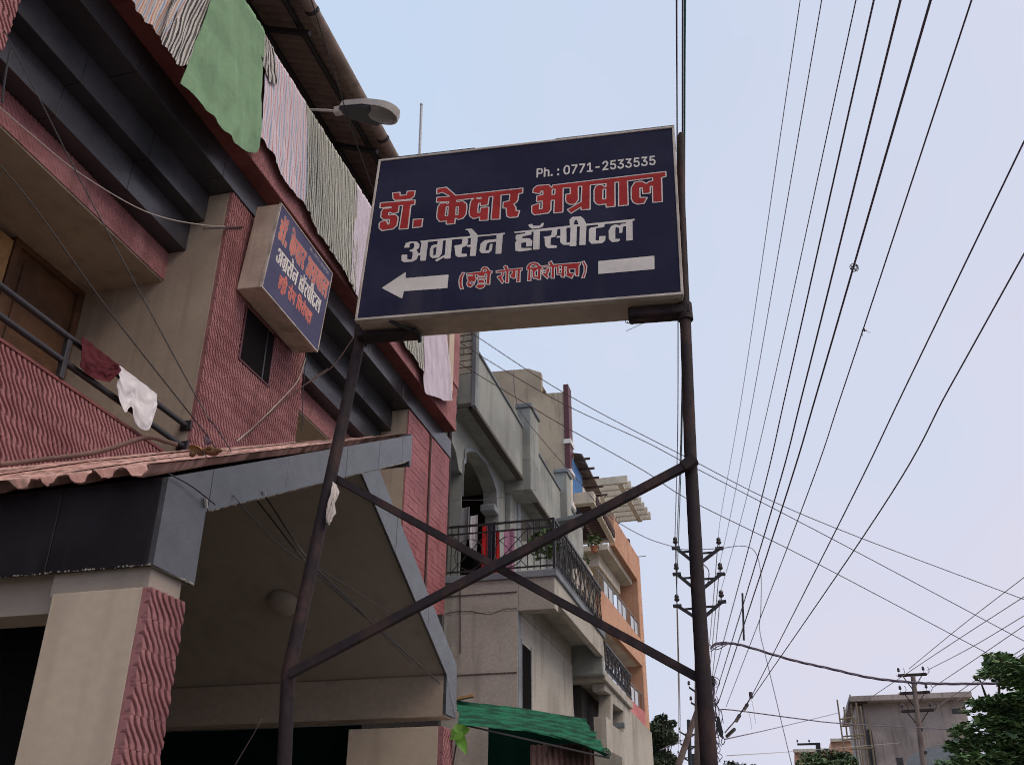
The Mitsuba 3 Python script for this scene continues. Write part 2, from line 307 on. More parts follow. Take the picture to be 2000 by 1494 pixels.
# balcony parapet with tiles, and red bands under the stepped granite
for a, b in ((-1.0, P1A), (P1B, P2A)):
    add(B, 'balcony_parapet', bx(-6.25, -6.119, a, b, 4.4, 5.72, 0.004), 'red_paint')
tile_field(B, -6.118, 5.0, P1A, 4.4, 5.72, 0.40, 0.19, 0.066, 'wave_tile_red', limit=64)
add(B, 'parapet_coping', bx(-6.27, -6.06, -1.0, P1A, 5.722, 5.75), 'red_paint')
tile_field(B, -6.78, P0B, P1A, 8.27, 8.68, 0.40, 0.20, 0.066, 'wave_tile_red', limit=26, nx=36, th=0.016, depth=0.010)
tile_field(B, -6.78, P1B, P2A, 8.27, 8.68, 0.40, 0.20, 0.066, 'wave_tile_red', limit=24, nx=36, th=0.016, depth=0.010)
steps = [(-6.53, 8.683, 9.10), (-6.33, 9.10, 9.52)]
for a, b in ((P0B, P1A), (P1B, P2A)):
    for xf, z0, z1 in steps:
        n = 3
        for i in range(n):
            ya, yb = a+(b-a)*i/n, a+(b-a)*(i+1)/n
            add(B, 'granite_step', bx(-8.0, xf-0.004+float(rng.uniform(0, 0.004)), ya+0.003, yb-0.003, z0+0.002, z1, 0.004), 'granite_step')
ys = [P0B-2.4, P0B, P0B+1.6, P1A-0.3, P1A+1.2, P1B+0.4, P1B+2.2, P2A-0.4, P2A+1.1, P2B+0.02]
for ya, yb in zip(ys[:-1], ys[1:]):
    add(B, 'granite_step', bx(-8.0, -5.975+float(rng.uniform(0, 0.005)), ya+0.003, yb-0.003, 9.522, PZ0-0.004, 0.004), 'granite_step')
# top parapet
YP = 17.24
add(B, 'parapet', bx(-6.15, PAR, -3, YP, PZ0, PZ1), 'red_paint', label='red parapet of the top floor behind the hanging sheets')
add(B, 'terrace_slab', bx(-8.0, -6.15, -3, YP, PZ0, PZ0+0.25), 'red_paint')
tile_field(B, PAR, 4.6, 10.6, PZ0+0.02, PZ1-0.03, 0.40, 0.20, 0.066, 'wave_tile_red', limit=0, name='parapet_tile', nx=48, nz=9, th=0.022, depth=0.016)
tile_field(B, PAR, 10.6, YP, PZ0+0.02, PZ1-0.03, 0.40, 0.20, 0.066, 'wave_tile_red', limit=0, name='parapet_tile', nx=36, nz=7, th=0.022, depth=0.016)
add(B, 'pillar', bx(-5.95, -5.70, 16.55, 16.86, 10.6, 12.6, 0.006), 'cream_paint')
add(B, 'pillar', bx(-6.10, -5.70, 16.87, YP, 10.9, 12.75, 0.006), 'wave_tile_red')
# brick-shaped tiles on the far pier
add(B, 'tile_bed', bx(-6.03, -6.012, P2A, P2B, 2.0, 9.52), 'tile_joint')
shp = [mikit.ply(bx(0, t, 0.004, 0.476, 0.003, 0.1, 0.002), 'brick_tile_red') for t in (0.014, 0.017, 0.020)]
z, r, k = 9.515, 0, 0
while z > 4.3:
    y = P2A-(0.24 if r % 2 else 0)
    while y < P2B-0.02:
        a, b = max(y, P2A), min(y+0.48, P2B)
        s = shp[int(rng.integers(3))]
        if b-a < 0.475: s = mikit.ply(bx(0, 0.016, 0.004, b-a-0.004, 0.003, 0.1, 0.002), 'brick_tile_red')
        addref(B, 'brick_tile', s, (-6.012, a, z-0.103)); y += 0.48; k += 1
    z -= 0.103; r += 1
add(B, 'downpipe', tube([(-5.975, 16.42, 9.5), (-5.97, 16.45, 7), (-5.975, 16.5, 4), (-5.97, 16.5, 2)], 0.022, 6), 'wire_brown')
# window in the first pier
wy0, wy1, wz0, wz1 = 9.30, 10.11, 7.42, 8.20
add(B, 'window', bx(-6.03, -5.990, wy0, wy1, wz0, wz1), 'void_dark', label='small dark window opening under the smaller signboard')
w = f'{B}__window'
add(w, 'frame', cat([bx(-5.995, -5.980, wy0, wy0+0.03, wz0, wz1), bx(-5.995, -5.980, wy1-0.03, wy1, wz0, wz1), bx(-5.995, -5.980, wy0+0.03, wy1-0.03, wz0, wz0+0.02)]), 'maroon_paint')
add(w, 'mullion', bx(-5.990, -5.982, wy1-0.22, wy1-0.19, wz0+0.02, wz1), 'iron_black')
# door on the back wall
add(B, 'door', bx(-8.0, -7.93, 7.45, 8.50, 5.1, 8.18), 'wood_brown', label='brown wooden door at the back of the balcony')
dd = f'{B}__door'
add(dd, 'frame', cat([bx(-7.99, -7.88, 7.35, 7.45, 5.1, 8.26), bx(-7.99, -7.88, 8.50, 8.60, 5.1, 8.26), bx(-7.99, -7.88, 7.45, 8.50, 8.18, 8.26)]), 'wood_brown')
add(dd, 'panel', cat([bx(-7.93, -7.905, 7.58, 8.38, 6.75, 8.05, 0.01), bx(-7.93, -7.905, 7.58, 8.38, 5.3, 6.5, 0.01)]), 'wood_brown')
add(B, 'door_leaf', bx(-7.95, -7.89, 6.95, 7.33, 5.1, 8.18), 'wood_tan', label='paler door leaf standing ajar')
add(B, 'window_grille', bx(-7.99, -7.95, 6.1, 6.9, 5.3, 8.15), 'window_dark')
# balcony railing
RX = -6.075
for z in (6.19, 5.935):
    add(B, 'rail', tube([(RX, -1.0, z), (RX, 5.0, z), (RX, P1A-0.01, z)], 0.033, 10), 'iron_dark', 40)
for y in (6.56, 4.4):
    add(B, 'rail_post', bx(RX-0.03, RX+0.03, y-0.03, y+0.03, 5.75, 6.16, 0.006), 'iron_dark')
add(B, 'rail', tube([(RX, P1B, 6.19), (RX, P2A, 6.19)], 0.033, 10), 'iron_dark', 40)
for z in (6.19, 5.935): add(B, 'rail_flange', bx(RX-0.07, RX+0.07, P1A-0.03, P1A-0.004, z-0.06, z+0.06, 0.004), 'iron_dark')
# terrace roof: corrugated asbestos sheets on purlins and rafters
def corrugated(origin, along, down, L, D, pitch, amp, th=0.006, per=8, phase=0.0, square=False):
    o, a, d = (np.asarray(v, float) for v in (origin, along, down)); nrm = np.cross(a, d); nrm /= np.linalg.norm(nrm)
    n = max(2, int(L/pitch*per)); s = np.linspace(0, L, n+1); m = 7; t = np.linspace(0, D, m)
    w = np.cos(2*np.pi*s/pitch+phase); w = np.clip(w*2.3, -1, 1) if square else w
    S, Tt = np.meshgrid(s, t, indexing='ij'); W = np.broadcast_to(w[:, None], S.shape)
    P = o+S[..., None]*a+Tt[..., None]*d+(amp*W)[..., None]*nrm
    g1, _ = grid_mesh(P); g2, _ = grid_mesh(P-nrm*th); g2.invert()
    e = [grid_mesh(np.stack([P[:, k], P[:, k]-nrm*th], 1))[0] for k in (0, -1)]
    return cat([g1, g2]+e)
R0 = np.array([-5.42, 0.5, 13.02]); dn = np.array([-3.6, 0, 1.45]); Ld = np.linalg.norm(dn); dn /= Ld
yy = 0.4
while yy < 17.4:
    Lw = 1.05 if yy < 16.4 else 17.45-yy
    for j in range(2):
        o = np.array([-5.42, yy, 13.02+rng.uniform(-0.006, 0.012)])+dn*(1.95*j-(0.12 if j else 0))+np.array([0, 0, 0.012*(j+1)])
        add(B, 'roof_sheet', corrugated(o, (0, 1, 0), dn, Lw+0.06, 2.05, 0.146, 0.022, per=6), 'asbestos_sheet', 40)
    yy += 1.05
for dpt in (0.35, 1.1, 2.0, 2.9):
    c = np.array([-5.42, 0, 12.94])+dn*dpt
    add(B, 'purlin', tube([c+[0, 0.4, 0], c+[0, 9, 0], c+[0, 17.4, 0]], 0.045, 8), 'iron_dark', 40)
for y in (3.0, 6.6, 9.2, 11.9, 14.6, 17.2):
    a = np.array([-5.55, y, 12.86]); add(B, 'rafter', bar(a, a+dn*3.3, 0.07), 'iron_dark')
    add(B, 'roof_post', bx(-6.35, -6.27, y-0.04, y+0.04, 10.1, 13.2), 'iron_dark')
prof = [(-5.42+0.10*math.cos(t), 13.06+0.10*math.sin(t)) for t in np.linspace(math.radians(178), math.radians(362), 16)]
prof2 = [(-5.42+0.088*math.cos(t), 13.06+0.088*math.sin(t)) for t in np.linspace(math.radians(362), math.radians(178), 16)]
for i in range(6):
    ya, yb = 0.4+i*2.84, 0.4+(i+1)*2.84+0.04
    add(B, 'gutter', prism(prof+prof2, 1, ya, min(yb, 17.5)), 'asbestos_sheet', 40)
    pr = [(-5.42+0.112*math.cos(t), 13.06+0.112*math.sin(t)) for t in np.linspace(math.radians(178), math.radians(362), 14)]
    add(B, 'gutter_clip', prism(pr+prof2, 1, yb-0.04, yb+0.02), 'iron_dark', 40)

# ---------------------------------------------------------------- entrance porch (front plane x = -3)
G = thing('entrance_porch', 'gabled entrance porch with red corrugated roof, grey granite edge and wave-tiled columns', 'porch')
slab = Polygon([(4.21, 3.09), (4.55, 3.09), (4.56, 3.475), (7.0, 4.715), (7.70, 5.07), (7.70, 5.30), (4.21, 3.53)])
leg = Polygon([(6.70, 4.56), (7.02, 4.70), (9.27, 3.53), (9.27, 3.0), (9.02, 3.0), (9.02, 3.38)])
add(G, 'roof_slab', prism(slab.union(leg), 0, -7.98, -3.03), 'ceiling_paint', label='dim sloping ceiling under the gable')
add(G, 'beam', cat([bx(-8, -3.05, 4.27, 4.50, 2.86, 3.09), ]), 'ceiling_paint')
add(G, 'beam', bx(-7.98, -3.04, 9.00, 9.02, 3.0, 3.372), 'beam_paint')
# granite on the sloping front edge, in pieces
front = Polygon([(4.175, 3.05), (4.57, 3.05), (4.57, 3.475), (7.0, 4.71), (7.73, 5.08), (7.73, 5.34), (4.175, 3.53)])
cuts = [4.1, 4.585, 5.45, 6.36, 6.98, 7.50, 7.8]
for a, b in zip(cuts[:-1], cuts[1:]):
    g = front.intersection(sbox(a+0.002, 2.5, b-0.002, 6))
    if a < 4.2: g = front.intersection(Polygon([(4, 2.9), (4.575, 2.9), (4.585, 3.9), (4, 3.9)]))
    add(G, 'granite_panel', prism(g, 0, -3.03, -3.0+float(rng.uniform(-0.002, 0.002))), 'granite_grey')
add(G, 'granite_return', prism([(-3.6, 5.02), (-3.0, 5.02), (-3.0, 5.34), (-3.6, 5.34)], 1, 7.70, 7.728), 'granite_grey')
legf = Polygon([(6.66, 4.545), (6.97, 4.70), (7.02, 4.712), (9.30, 3.52), (9.325, 3.24), (9.325, 3.02), (9.0, 3.02), (9.0, 3.37)])
for a, b in ((6.5, 7.5), (7.504, 8.4), (8.404, 8.997), (9.001, 9.4)):
    add(G, 'granite_panel', prism(legf.intersection(sbox(a, 2.5, b, 6)), 0, -3.03, -3.006+float(rng.uniform(-0.002, 0.002))), 'granite_grey')
xx = -3.03
for L in (0.62, 1.35, 1.3, 1.4, 1.4):
    add(G, 'fascia_panel', bx(xx-L+0.003, xx, 4.170+float(rng.uniform(0, 0.004)), 4.205, 3.05, 3.53, 0.003), 'granite_shaded'); xx -= L
# broken mortar along the lower edges
def crumbs(pts, n, r, seed):
    g = np.random.default_rng(seed); out = []
    pts = np.asarray(pts, float)
    for i in range(n):
        t = g.uniform(0, len(pts)-1); k = int(t); p = pts[k]+(pts[k+1]-pts[k])*(t-k)
        s = trimesh.creation.icosphere(subdivisions=0, radius=1.0); s.apply_scale(g.uniform(0.35, 1.0, 3)*r); s.apply_translation(p+g.normal(0, r*0.3, 3)); out.append(s)
    return cat(out)
add(G, 'mortar', crumbs([(-6.5, 4.175, 3.05), (-3.02, 4.175, 3.05), (-3.0, 4.56, 3.05)], 520, 0.0065, 3), 'mortar_white', kind='stuff')
add(G, 'mortar', crumbs([(-2.997, 4.57, 3.47), (-2.997, 7.0, 4.705), (-2.997, 7.6, 5.01)], 420, 0.005, 4), 'mortar_white', kind='stuff')
add(G, 'mortar', crumbs([(-2.997, 6.7, 4.55), (-2.997, 9.0, 3.36), (-2.997, 9.32, 3.02)], 220, 0.005, 5), 'mortar_white', kind='stuff')
add(G, 'spike', cat([bar(at(404, 992, 0, -2.99), at(402, 972, 0, -2.99), 0.012), bar(at(516, 966, 0, -2.99), at(517, 960, 0, -2.99), 0.012)]), 'mortar_white')
# corrugated sheet
sd = np.array([0, 7.62-4.02, 5.275-3.50]); sl = np.linalg.norm(sd); sd /= sl
for i in range(6):
    x0 = -3.02-i*0.979
    m = corrugated((x0, 4.04+float(rng.uniform(-0.02, 0.02)), 3.520+0.006*(i % 2)), (-1, 0, 0), sd, 1.06, sl, 0.178, 0.022, square=True, per=12, phase=2.9)
    v = m.vertices.copy(); nn = meshkit.fbm(v*np.array([2.2, 5.0, 0.5]), 3, 3); v[:, 2] += 0.022*(nn-0.5)+0.030*(-3.0-v[:, 0])*np.clip((v[:, 1]-4.2)/1.5, 0, 1); edge = v[:, 1] < 4.16; v[edge, 1] += 0.10*(meshkit.noise(v[edge]*30, 5)-0.5)
    add(G, 'roof_sheet', trimesh.Trimesh(v, m.faces, process=False), 'roof_sheet_red', 30)
# columns
for (ya, yb, x0, k) in ((4.195, 4.52, -3.588, 2.94), (8.93, 9.24, -3.95, 2.90)):
    c = add(G, 'column', bx(x0, -3.051, ya, yb, 0, k, 0.003), 'cream_paint')
    tile_field(G, -3.050, ya+0.0, yb, 1.30, k, 0.325, 0.155, 0.054, 'wave_tile_red', limit=11, name='column_tile', nx=90, nz=22, turn=2.0, th=0.050, depth=0.034)
add(G, 'capital', bx(-3.62, -3.035, 4.215, 4.50, 2.93, 3.06), 'ceiling_paint')
add(G, 'ceiling_lamp', None or trimesh.creation.revolve([(0, -0.07), (0.08, -0.06), (0.13, -0.035), (0.155, 0.0), (0.155, 0.02), (0, 0.02)], sections=32), 'shade_paint', 40)
lk = f'{G}__ceiling_lamp'
_n = np.array([0, -0.52, -1.0]); _n /= np.linalg.norm(_n)
_dome = at(556, 1155, 0, -4.27)
scene[lk]['to_world'] = T().translate([float(-4.27), float(_dome[1]), float(4.56-0.518*(_dome[1]-6.70)-0.02)]).rotate([1, 0, 0], -27)
scene[lk]['bsdf'] = {'type': 'ref', 'id': 'ceiling_paint'}
# behind the porch: near-black walls and an added sheet make the gloom
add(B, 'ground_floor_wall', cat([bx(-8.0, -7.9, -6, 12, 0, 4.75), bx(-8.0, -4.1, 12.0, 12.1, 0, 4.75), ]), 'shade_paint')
add(B, 'dark_partition', bx(-8, -3.70, 4.75, 4.85, 0, 3.55), 'void_dark')  # added black sheet, keeps the bay left of the column dark
def curtain(p0, p1, z0, z1, amp=0.05, freq=9.0, n=60, m=8, th=0.004, seed=0, bot=None, lean=None):
    """A hanging sheet between the floor points p0 and p1, folded across its own plane; returns the mesh and its uv in metres."""
    p0, p1 = np.asarray(p0, float), np.asarray(p1, float); d = p1-p0; L = np.linalg.norm(d); d /= L; nr = np.array([d[1], -d[0]])
    s = np.linspace(0, L, n); t = np.linspace(0, 1, m); S, Tt = np.meshgrid(s, t, indexing='ij')
    zb = np.interp(s, np.linspace(0, L, len(bot)), bot) if bot is not None else np.full(n, z0)
    q = np.stack([S*freq*0.35, Tt*0.9, S*0+seed], -1)
    f = amp*(0.25+0.75*Tt)*((np.sin(S*freq+2.4*meshkit.fbm(q, 3, seed)+0.5*Tt))*0.6+1.2*(meshkit.fbm(q*2.3, 3, seed+1)-0.5))
    base = p0[None, None]+S[..., None]*d
    z = z1+(zb[:, None]-z1)*Tt
    P = np.concatenate([base+f[..., None]*nr, z[..., None]], -1)
    if lean is not None: P[..., 0] += lean[0]*Tt; P[..., 1] += lean[1]*Tt
    g1, _ = grid_mesh(P); back = P.copy(); back[..., :2] -= nr*th; g2, _ = grid_mesh(back); g2.invert()
    uv = np.stack([S, z1-z], -1).reshape(-1, 2)
    return cat([g1, g2]), np.vstack([uv, uv])
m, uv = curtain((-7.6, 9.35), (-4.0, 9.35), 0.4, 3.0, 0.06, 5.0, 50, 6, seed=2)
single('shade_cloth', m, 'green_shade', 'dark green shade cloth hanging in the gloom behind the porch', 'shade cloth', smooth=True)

# ---------------------------------------------------------------- washing on the top parapet
def drape(name, mat_, px_top, px_bot, label, group='washing hung over the top parapet', x=-5.66, ztop=None, amp=0.022, freq=26.0, n=70, seed=0, over=True, catn='cloth'):
    """A cloth on the parapet face: px_top and px_bot give its upper corners and its lower hem in the photograph's pixels, on the plane x."""
    tp = [at(a, b, 0, x) for a, b in px_top]; bt = [at(a, b, 0, x) for a, b in px_bot]
    ya, yb = tp[0][1], tp[-1][1]; s = np.linspace(0, 1, n); m = 26; t = np.linspace(0, 1, m)
    by = np.array([b[1] for b in bt]); bz = np.array([b[2] for b in bt]); l = np.r_[0, np.cumsum(np.hypot(np.diff(by), np.diff(bz)))]; l /= l[-1]
    ker = np.hanning(2*(n//12)+3)[1:-1]; ker /= ker.sum(); pad = len(ker)//2
    BY, BZ = (np.convolve(np.pad(v, pad, mode='reflect', reflect_type='odd'), ker, 'valid') for v in (np.interp(s, l, by), np.interp(s, l, bz)))
    TY = ya+(yb-ya)*s; TZ = np.full(n, PZ1+0.02 if ztop is None else ztop) if ztop is not False else np.interp(s, np.linspace(0, 1, len(tp)), [p[2] for p in tp])
    S, Tt = np.meshgrid(s, t, indexing='ij')
    e = Tt**0.9
    Y = TY[:, None]*(1-e)+BY[:, None]*e; Z = TZ[:, None]*(1-Tt)+BZ[:, None]*Tt
    W = abs(yb-ya)
    q = np.stack([S*W*4.0, Tt*1.4, S*0+seed*3.7], -1)
    f = amp*(0.45+0.75*Tt)*(0.40*np.sin(S*W*freq*0.8+14*meshkit.fbm(q, 3, seed)+1.2*Tt)+2.2*(meshkit.fbm(q*2.2, 3, seed+1)-0.5)+1.5*(meshkit.fbm(np.stack([S*W*11, Tt*7+S*3, S*0+seed], -1), 3, seed+2)-0.5))
    Y = Y+amp*0.3*np.cos(S*W*freq*0.7+5*meshkit.fbm(q, 2, seed+5))*Tt
    X = x+0.012+np.maximum(f, -0.03)+amp
    Z = Z+0.008*Tt*np.sin(S*W*9+seed)
    P = np.stack([X, Y, Z], -1)
    if over:
        pre = np.stack([np.stack([np.full(n, x-0.30), TY, TZ+0.012-0.25], -1), np.stack([np.full(n, x-0.28), TY, TZ+0.012], -1), np.stack([np.full(n, x-0.02), TY, TZ+0.018], -1)], 1)
        P = np.concatenate([pre, P], 1)
    g1, _ = grid_mesh(P); bk = P.copy(); bk[..., 0] -= 0.005; g2, _ = grid_mesh(bk); g2.invert()
    d = np.concatenate([np.zeros((n, 1)), np.cumsum(np.linalg.norm(np.diff(P, axis=1), axis=2), axis=1)], 1)
    uv = np.stack([np.broadcast_to((s*W)[:, None], d.shape), d], -1).reshape(-1, 2)
    return single(name, cat([g1, g2]), mat_, label, catn, group, True, uv=np.vstack([uv, uv]))
drape('striped_sheet', 'cloth_candy', [(225, -330), (420, -40)], [(205, -95), (252, 8), (292, 58), (312, 76), (322, 92)], 'blue, cream and brown striped sheet left of the green cloth', seed=1)
drape('striped_sheet', 'cloth_ink', [(380, -105), (432, -25)], [(300, 78), (322, 98), (346, 132), (357, 128)], 'cream and black striped cloth tucked against the left edge of the green cloth', x=-5.655, seed=2, amp=0.03)
drape('green_cloth', 'cloth_green', [(428, -35), (507, 88)], [(350, 165), (372, 186), (396, 210), (424, 246), (452, 278), (474, 294), (500, 300), (505, 286)], 'plain sage green cloth hanging from the top parapet, the largest plain one', x=-5.62, amp=0.026, freq=13, n=130, seed=3)
drape('striped_sheet', 'cloth_ink', [(506, 84), (526, 113)], [(505, 112), (522, 158), (536, 168), (537, 158)], 'short dark striped cloth right of the green cloth', x=-5.63, seed=4, n=30)
drape('striped_sheet', 'cloth_pastel', [(515, 97), (594, 222)], [(503, 262), (522, 290), (550, 350), (570, 378), (592, 398)], 'lilac sheet with pale blue and pink stripes right of the green cloth', seed=5, n=100)
drape('striped_sheet', 'cloth_olive', [(590, 215), (694, 381)], [(590, 395), (610, 440), (640, 486), (672, 535), (690, 574)], 'cream and olive striped sheet above the small signboard', x=-5.66, seed=6, n=110, freq=36)
drape('striped_sheet', 'cloth_lavender', [(690, 374), (738, 452)], [(680, 545), (694, 578), (720, 600), (735, 640)], 'lavender sheet half hidden by the left end of the big signboard', seed=7)
drape('striped_sheet', 'cloth_olive', [(790, 540), (825, 597)], [(775, 652), (790, 678), (808, 702), (824, 728)], 'cream and olive striped cloth under the big signboard', x=-5.66, seed=8, n=50, freq=40)
drape('lavender_sheet', 'cloth_lavender', [(823, 594), (866, 664)], [(825, 768), (846, 776), (868, 783), (880, 783)], 'crinkled lavender white sheet, lowest one below the big signboard', x=-5.64, seed=9, n=60, amp=0.03, freq=20)
# washing on the balcony rail
drape('dark_red_cloth', 'cloth_maroon', [(150, 664), (228, 722)], [(148, 716), (175, 742), (205, 748), (228, 724)], 'dark red cloth hanging on the balcony rail', None, x=RX+0.042, ztop=6.23, over=False, seed=12, amp=0.028, n=40, freq=14)
drape('white_shirt', 'cloth_white', [(226, 722), (302, 778)], [(222, 760), (236, 812), (252, 790), (262, 832), (284, 842), (300, 802)], 'white shirt hanging on the balcony rail', None, x=RX+0.048, ztop=6.23, over=False, seed=13, amp=0.022, n=44, freq=12, catn='shirt')

# ---------------------------------------------------------------- the two signboards and their lettering
LET = {'doctor':[([(121,920),(169,921),(174,895),(212,895),(216,922),(266,920),(265,877),(244,855),(146,858),(130,875)],[]),([(52,853),(273,847),(273,809),(250,808),(251,628),(194,632),(198,812),(176,813),(176,762),(143,755),(118,770),(115,759),(118,749),(138,751),(163,746),(180,724),(179,663),(158,638),(87,633),(67,655),(63,692),(74,705),(109,709),(119,679),(126,680),(126,713),(86,718),(67,739),(66,781),(76,805),(126,803),(125,811),(53,811)],[]),([(276,696),(335,694),(335,633),(277,632)],[])],'kedar':[([(401,918),(463,921),(526,849),(935,850),(934,811),(911,810),(910,763),(900,745),(885,734),(899,709),(901,684),(923,681),(912,635),(865,635),(846,650),(840,710),(820,713),(821,759),(856,763),(857,812),(805,813),(808,632),(753,635),(755,810),(733,808),(730,748),(683,746),(682,768),(672,767),(669,700),(683,698),(685,734),(736,733),(737,633),(684,635),(684,663),(647,654),(622,678),(617,712),(619,778),(628,804),(649,809),(684,801),(684,811),(535,808),(536,797),(572,800),(597,777),(602,753),(601,695),(584,666),(554,658),(537,676),(537,631),(484,633),(482,659),(442,657),(424,682),(419,702),(420,772),(433,800),(471,797),(483,788),(486,805),(409,809),(407,849),(490,846),(439,883),(405,873)],[[(475,767),(486,768),(487,697),(473,699)],[(536,757),(548,758),(550,697),(537,697)]])],'agrawal':[([(994,807),(998,838),(1019,858),(1090,856),(1108,829),(1112,849),(1769,861),(1768,823),(1743,818),(1742,641),(1687,643),(1689,761),(1678,761),(1677,713),(1633,712),(1631,758),(1619,759),(1618,689),(1659,683),(1639,641),(1601,641),(1578,656),(1568,682),(1569,767),(1588,803),(1618,809),(1639,802),(1655,786),(1672,800),(1691,802),(1692,824),(1549,819),(1551,642),(1495,641),(1497,820),(1477,818),(1476,641),(1425,641),(1423,666),(1386,663),(1367,674),(1356,697),(1355,777),(1364,804),(1379,814),(1403,811),(1423,790),(1426,817),(1335,819),(1334,638),(1281,640),(1281,661),(1224,622),(1201,652),(1281,701),(1284,816),(1265,817),(1266,718),(1248,688),(1219,687),(1197,704),(1190,725),(1191,769),(1217,769),(1217,813),(1176,817),(1177,637),(1123,637),(1125,732),(1107,733),(1107,665),(1093,641),(1011,637),(993,658),(991,708),(1040,723),(1039,678),(1054,678),(1054,736),(1019,735),(1019,778),(1055,784),(1055,811),(1045,814),(1042,791)],[[(1112,816),(1126,815),(1126,777),(1110,777)],[(1408,776),(1423,776),(1422,704),(1406,704)]])],'hosp1':[([(240,489),(248,523),(275,530),(313,527),(333,505),(332,476),(318,466),(332,439),(342,438),(344,516),(335,519),(337,529),(633,528),(637,535),(620,571),(602,577),(608,584),(642,582),(683,528),(844,527),(840,516),(830,516),(828,380),(794,382),(793,469),(750,468),(740,460),(734,422),(740,411),(753,415),(758,456),(774,456),(770,408),(754,392),(713,394),(698,414),(702,466),(725,487),(794,488),(794,517),(682,518),(678,380),(644,383),(644,449),(623,451),(622,465),(643,465),(642,515),(623,512),(627,491),(619,460),(594,450),(592,406),(626,400),(626,382),(573,383),(558,398),(549,451),(544,470),(573,471),(589,475),(591,514),(529,515),(529,379),(492,382),(493,393),(447,365),(438,377),(494,409),(492,513),(475,514),(474,419),(458,393),(421,392),(403,411),(400,460),(409,486),(440,491),(444,515),(383,515),(382,380),(348,382),(346,422),(332,421),(326,395),(304,382),(253,381),(234,395),(231,438),(264,437),(268,402),(294,397),(298,419),(297,452),(274,460),(281,470),(298,474),(303,496),(297,515),(283,519),(272,512),(273,487)],[[(420,466),(439,472),(439,415),(423,409)]])],'hosp2':[([(977,571),(1000,573),(1007,558),(1046,555),(1053,571),(1068,572),(1063,546),(1038,537),(1000,538),(984,551)],[]),([(893,528),(1219,534),(1217,551),(1216,578),(1231,596),(1283,594),(1300,568),(1312,535),(1586,537),(1582,526),(1572,525),(1571,389),(1535,389),(1535,491),(1518,491),(1514,449),(1497,446),(1496,482),(1479,493),(1475,475),(1474,409),(1502,406),(1496,389),(1456,388),(1439,413),(1438,470),(1451,501),(1475,512),(1501,502),(1509,511),(1533,511),(1537,519),(1417,521),(1412,499),(1367,497),(1365,412),(1383,408),(1385,438),(1421,436),(1417,402),(1400,387),(1341,390),(1327,412),(1327,492),(1338,505),(1378,508),(1378,522),(1312,522),(1309,387),(1273,388),(1276,522),(1259,522),(1256,385),(1219,387),(1219,397),(1183,401),(1165,422),(1163,453),(1142,457),(1144,467),(1165,467),(1164,519),(1146,517),(1145,481),(1134,463),(1111,459),(1109,409),(1147,400),(1145,385),(1096,386),(1079,406),(1075,461),(1065,471),(1102,474),(1113,480),(1116,513),(1047,514),(1047,385),(1010,387),(1010,516),(998,515),(997,496),(945,488),(944,476),(987,471),(1005,450),(1002,412),(969,414),(968,445),(941,443),(941,410),(954,404),(1002,400),(1001,385),(932,382),(909,392),(904,447),(913,465),(905,476),(908,504),(958,508),(962,517),(899,519)],[[(1198,520),(1223,520),(1220,415),(1201,415)],[(1240,540),(1246,569),(1256,573),(1268,537)]])],'spec1':[([(607,272),(624,269),(613,238),(612,208),(616,178),(624,158),(605,154),(595,180),(590,215),(594,245)],[])],'spec2':[([(631,263),(714,267),(717,286),(728,299),(745,298),(758,287),(767,269),(783,263),(781,247),(774,245),(773,170),(751,174),(751,243),(742,246),(741,229),(748,214),(740,202),(745,184),(745,162),(733,149),(713,147),(690,163),(697,175),(703,176),(703,203),(698,219),(690,210),(684,183),(672,170),(660,162),(643,173),(637,195),(645,212),(637,225),(637,238),(634,249)],[[(730,273),(736,279),(744,277),(747,266),(732,266)],[(638,249),(667,248),(668,242),(638,242)],[(705,233),(732,231),(733,226),(706,228)],[(711,214),(734,213),(734,207),(711,209)],[(713,185),(735,184),(736,178),(713,180)],[(656,194),(666,202),(679,196),(671,185)],[(686,244),(699,244),(700,229),(690,225)]])],'spec3':[([(803,263),(854,264),(843,284),(855,295),(868,288),(875,266),(956,266),(954,248),(945,249),(945,170),(924,171),(925,249),(919,249),(919,201),(907,196),(888,209),(887,226),(897,235),(896,250),(880,249),(881,170),(861,172),(861,249),(851,247),(850,228),(841,209),(856,183),(843,169),(810,219),(813,224),(834,229),(837,246),(804,247)],[])],'spec4':[([(977,266),(984,282),(998,297),(1021,298),(1041,291),(1058,269),(1109,269),(1100,287),(1118,298),(1131,271),(1283,269),(1282,250),(1275,249),(1273,175),(1254,177),(1252,192),(1244,186),(1235,163),(1199,186),(1204,205),(1200,225),(1204,244),(1195,247),(1195,174),(1174,179),(1172,195),(1150,196),(1146,248),(1137,248),(1139,175),(1117,177),(1118,253),(1111,251),(1110,227),(1100,203),(1109,190),(1097,175),(1064,215),(1068,219),(1061,240),(1061,174),(1041,176),(1038,183),(1020,185),(1012,201),(1010,240),(1004,246),(1007,172),(985,173),(987,247),(978,252)],[[(1001,271),(1011,280),(1032,272),(1036,264),(1003,265)],[(1028,231),(1041,242),(1040,200),(1030,201)],[(1164,228),(1174,227),(1174,208),(1164,209)],[(1161,253),(1175,254),(1174,235),(1164,236)],[(1073,231),(1088,227),(1086,217),(1074,221)],[(1220,227),(1250,227),(1250,197),(1224,205)],[(1067,256),(1103,255),(1093,243),(1075,238)]])],'spec5':[([(1287,273),(1303,275),(1317,239),(1315,207),(1304,160),(1287,161),(1300,204),(1300,236)],[])],'arrow':[([(135,212),(270,312),(272,267),(527,265),(528,172),(271,176),(266,125)],[])],'bar':[([(1379,266),(1685,269),(1684,179),(1379,179)],[])]}
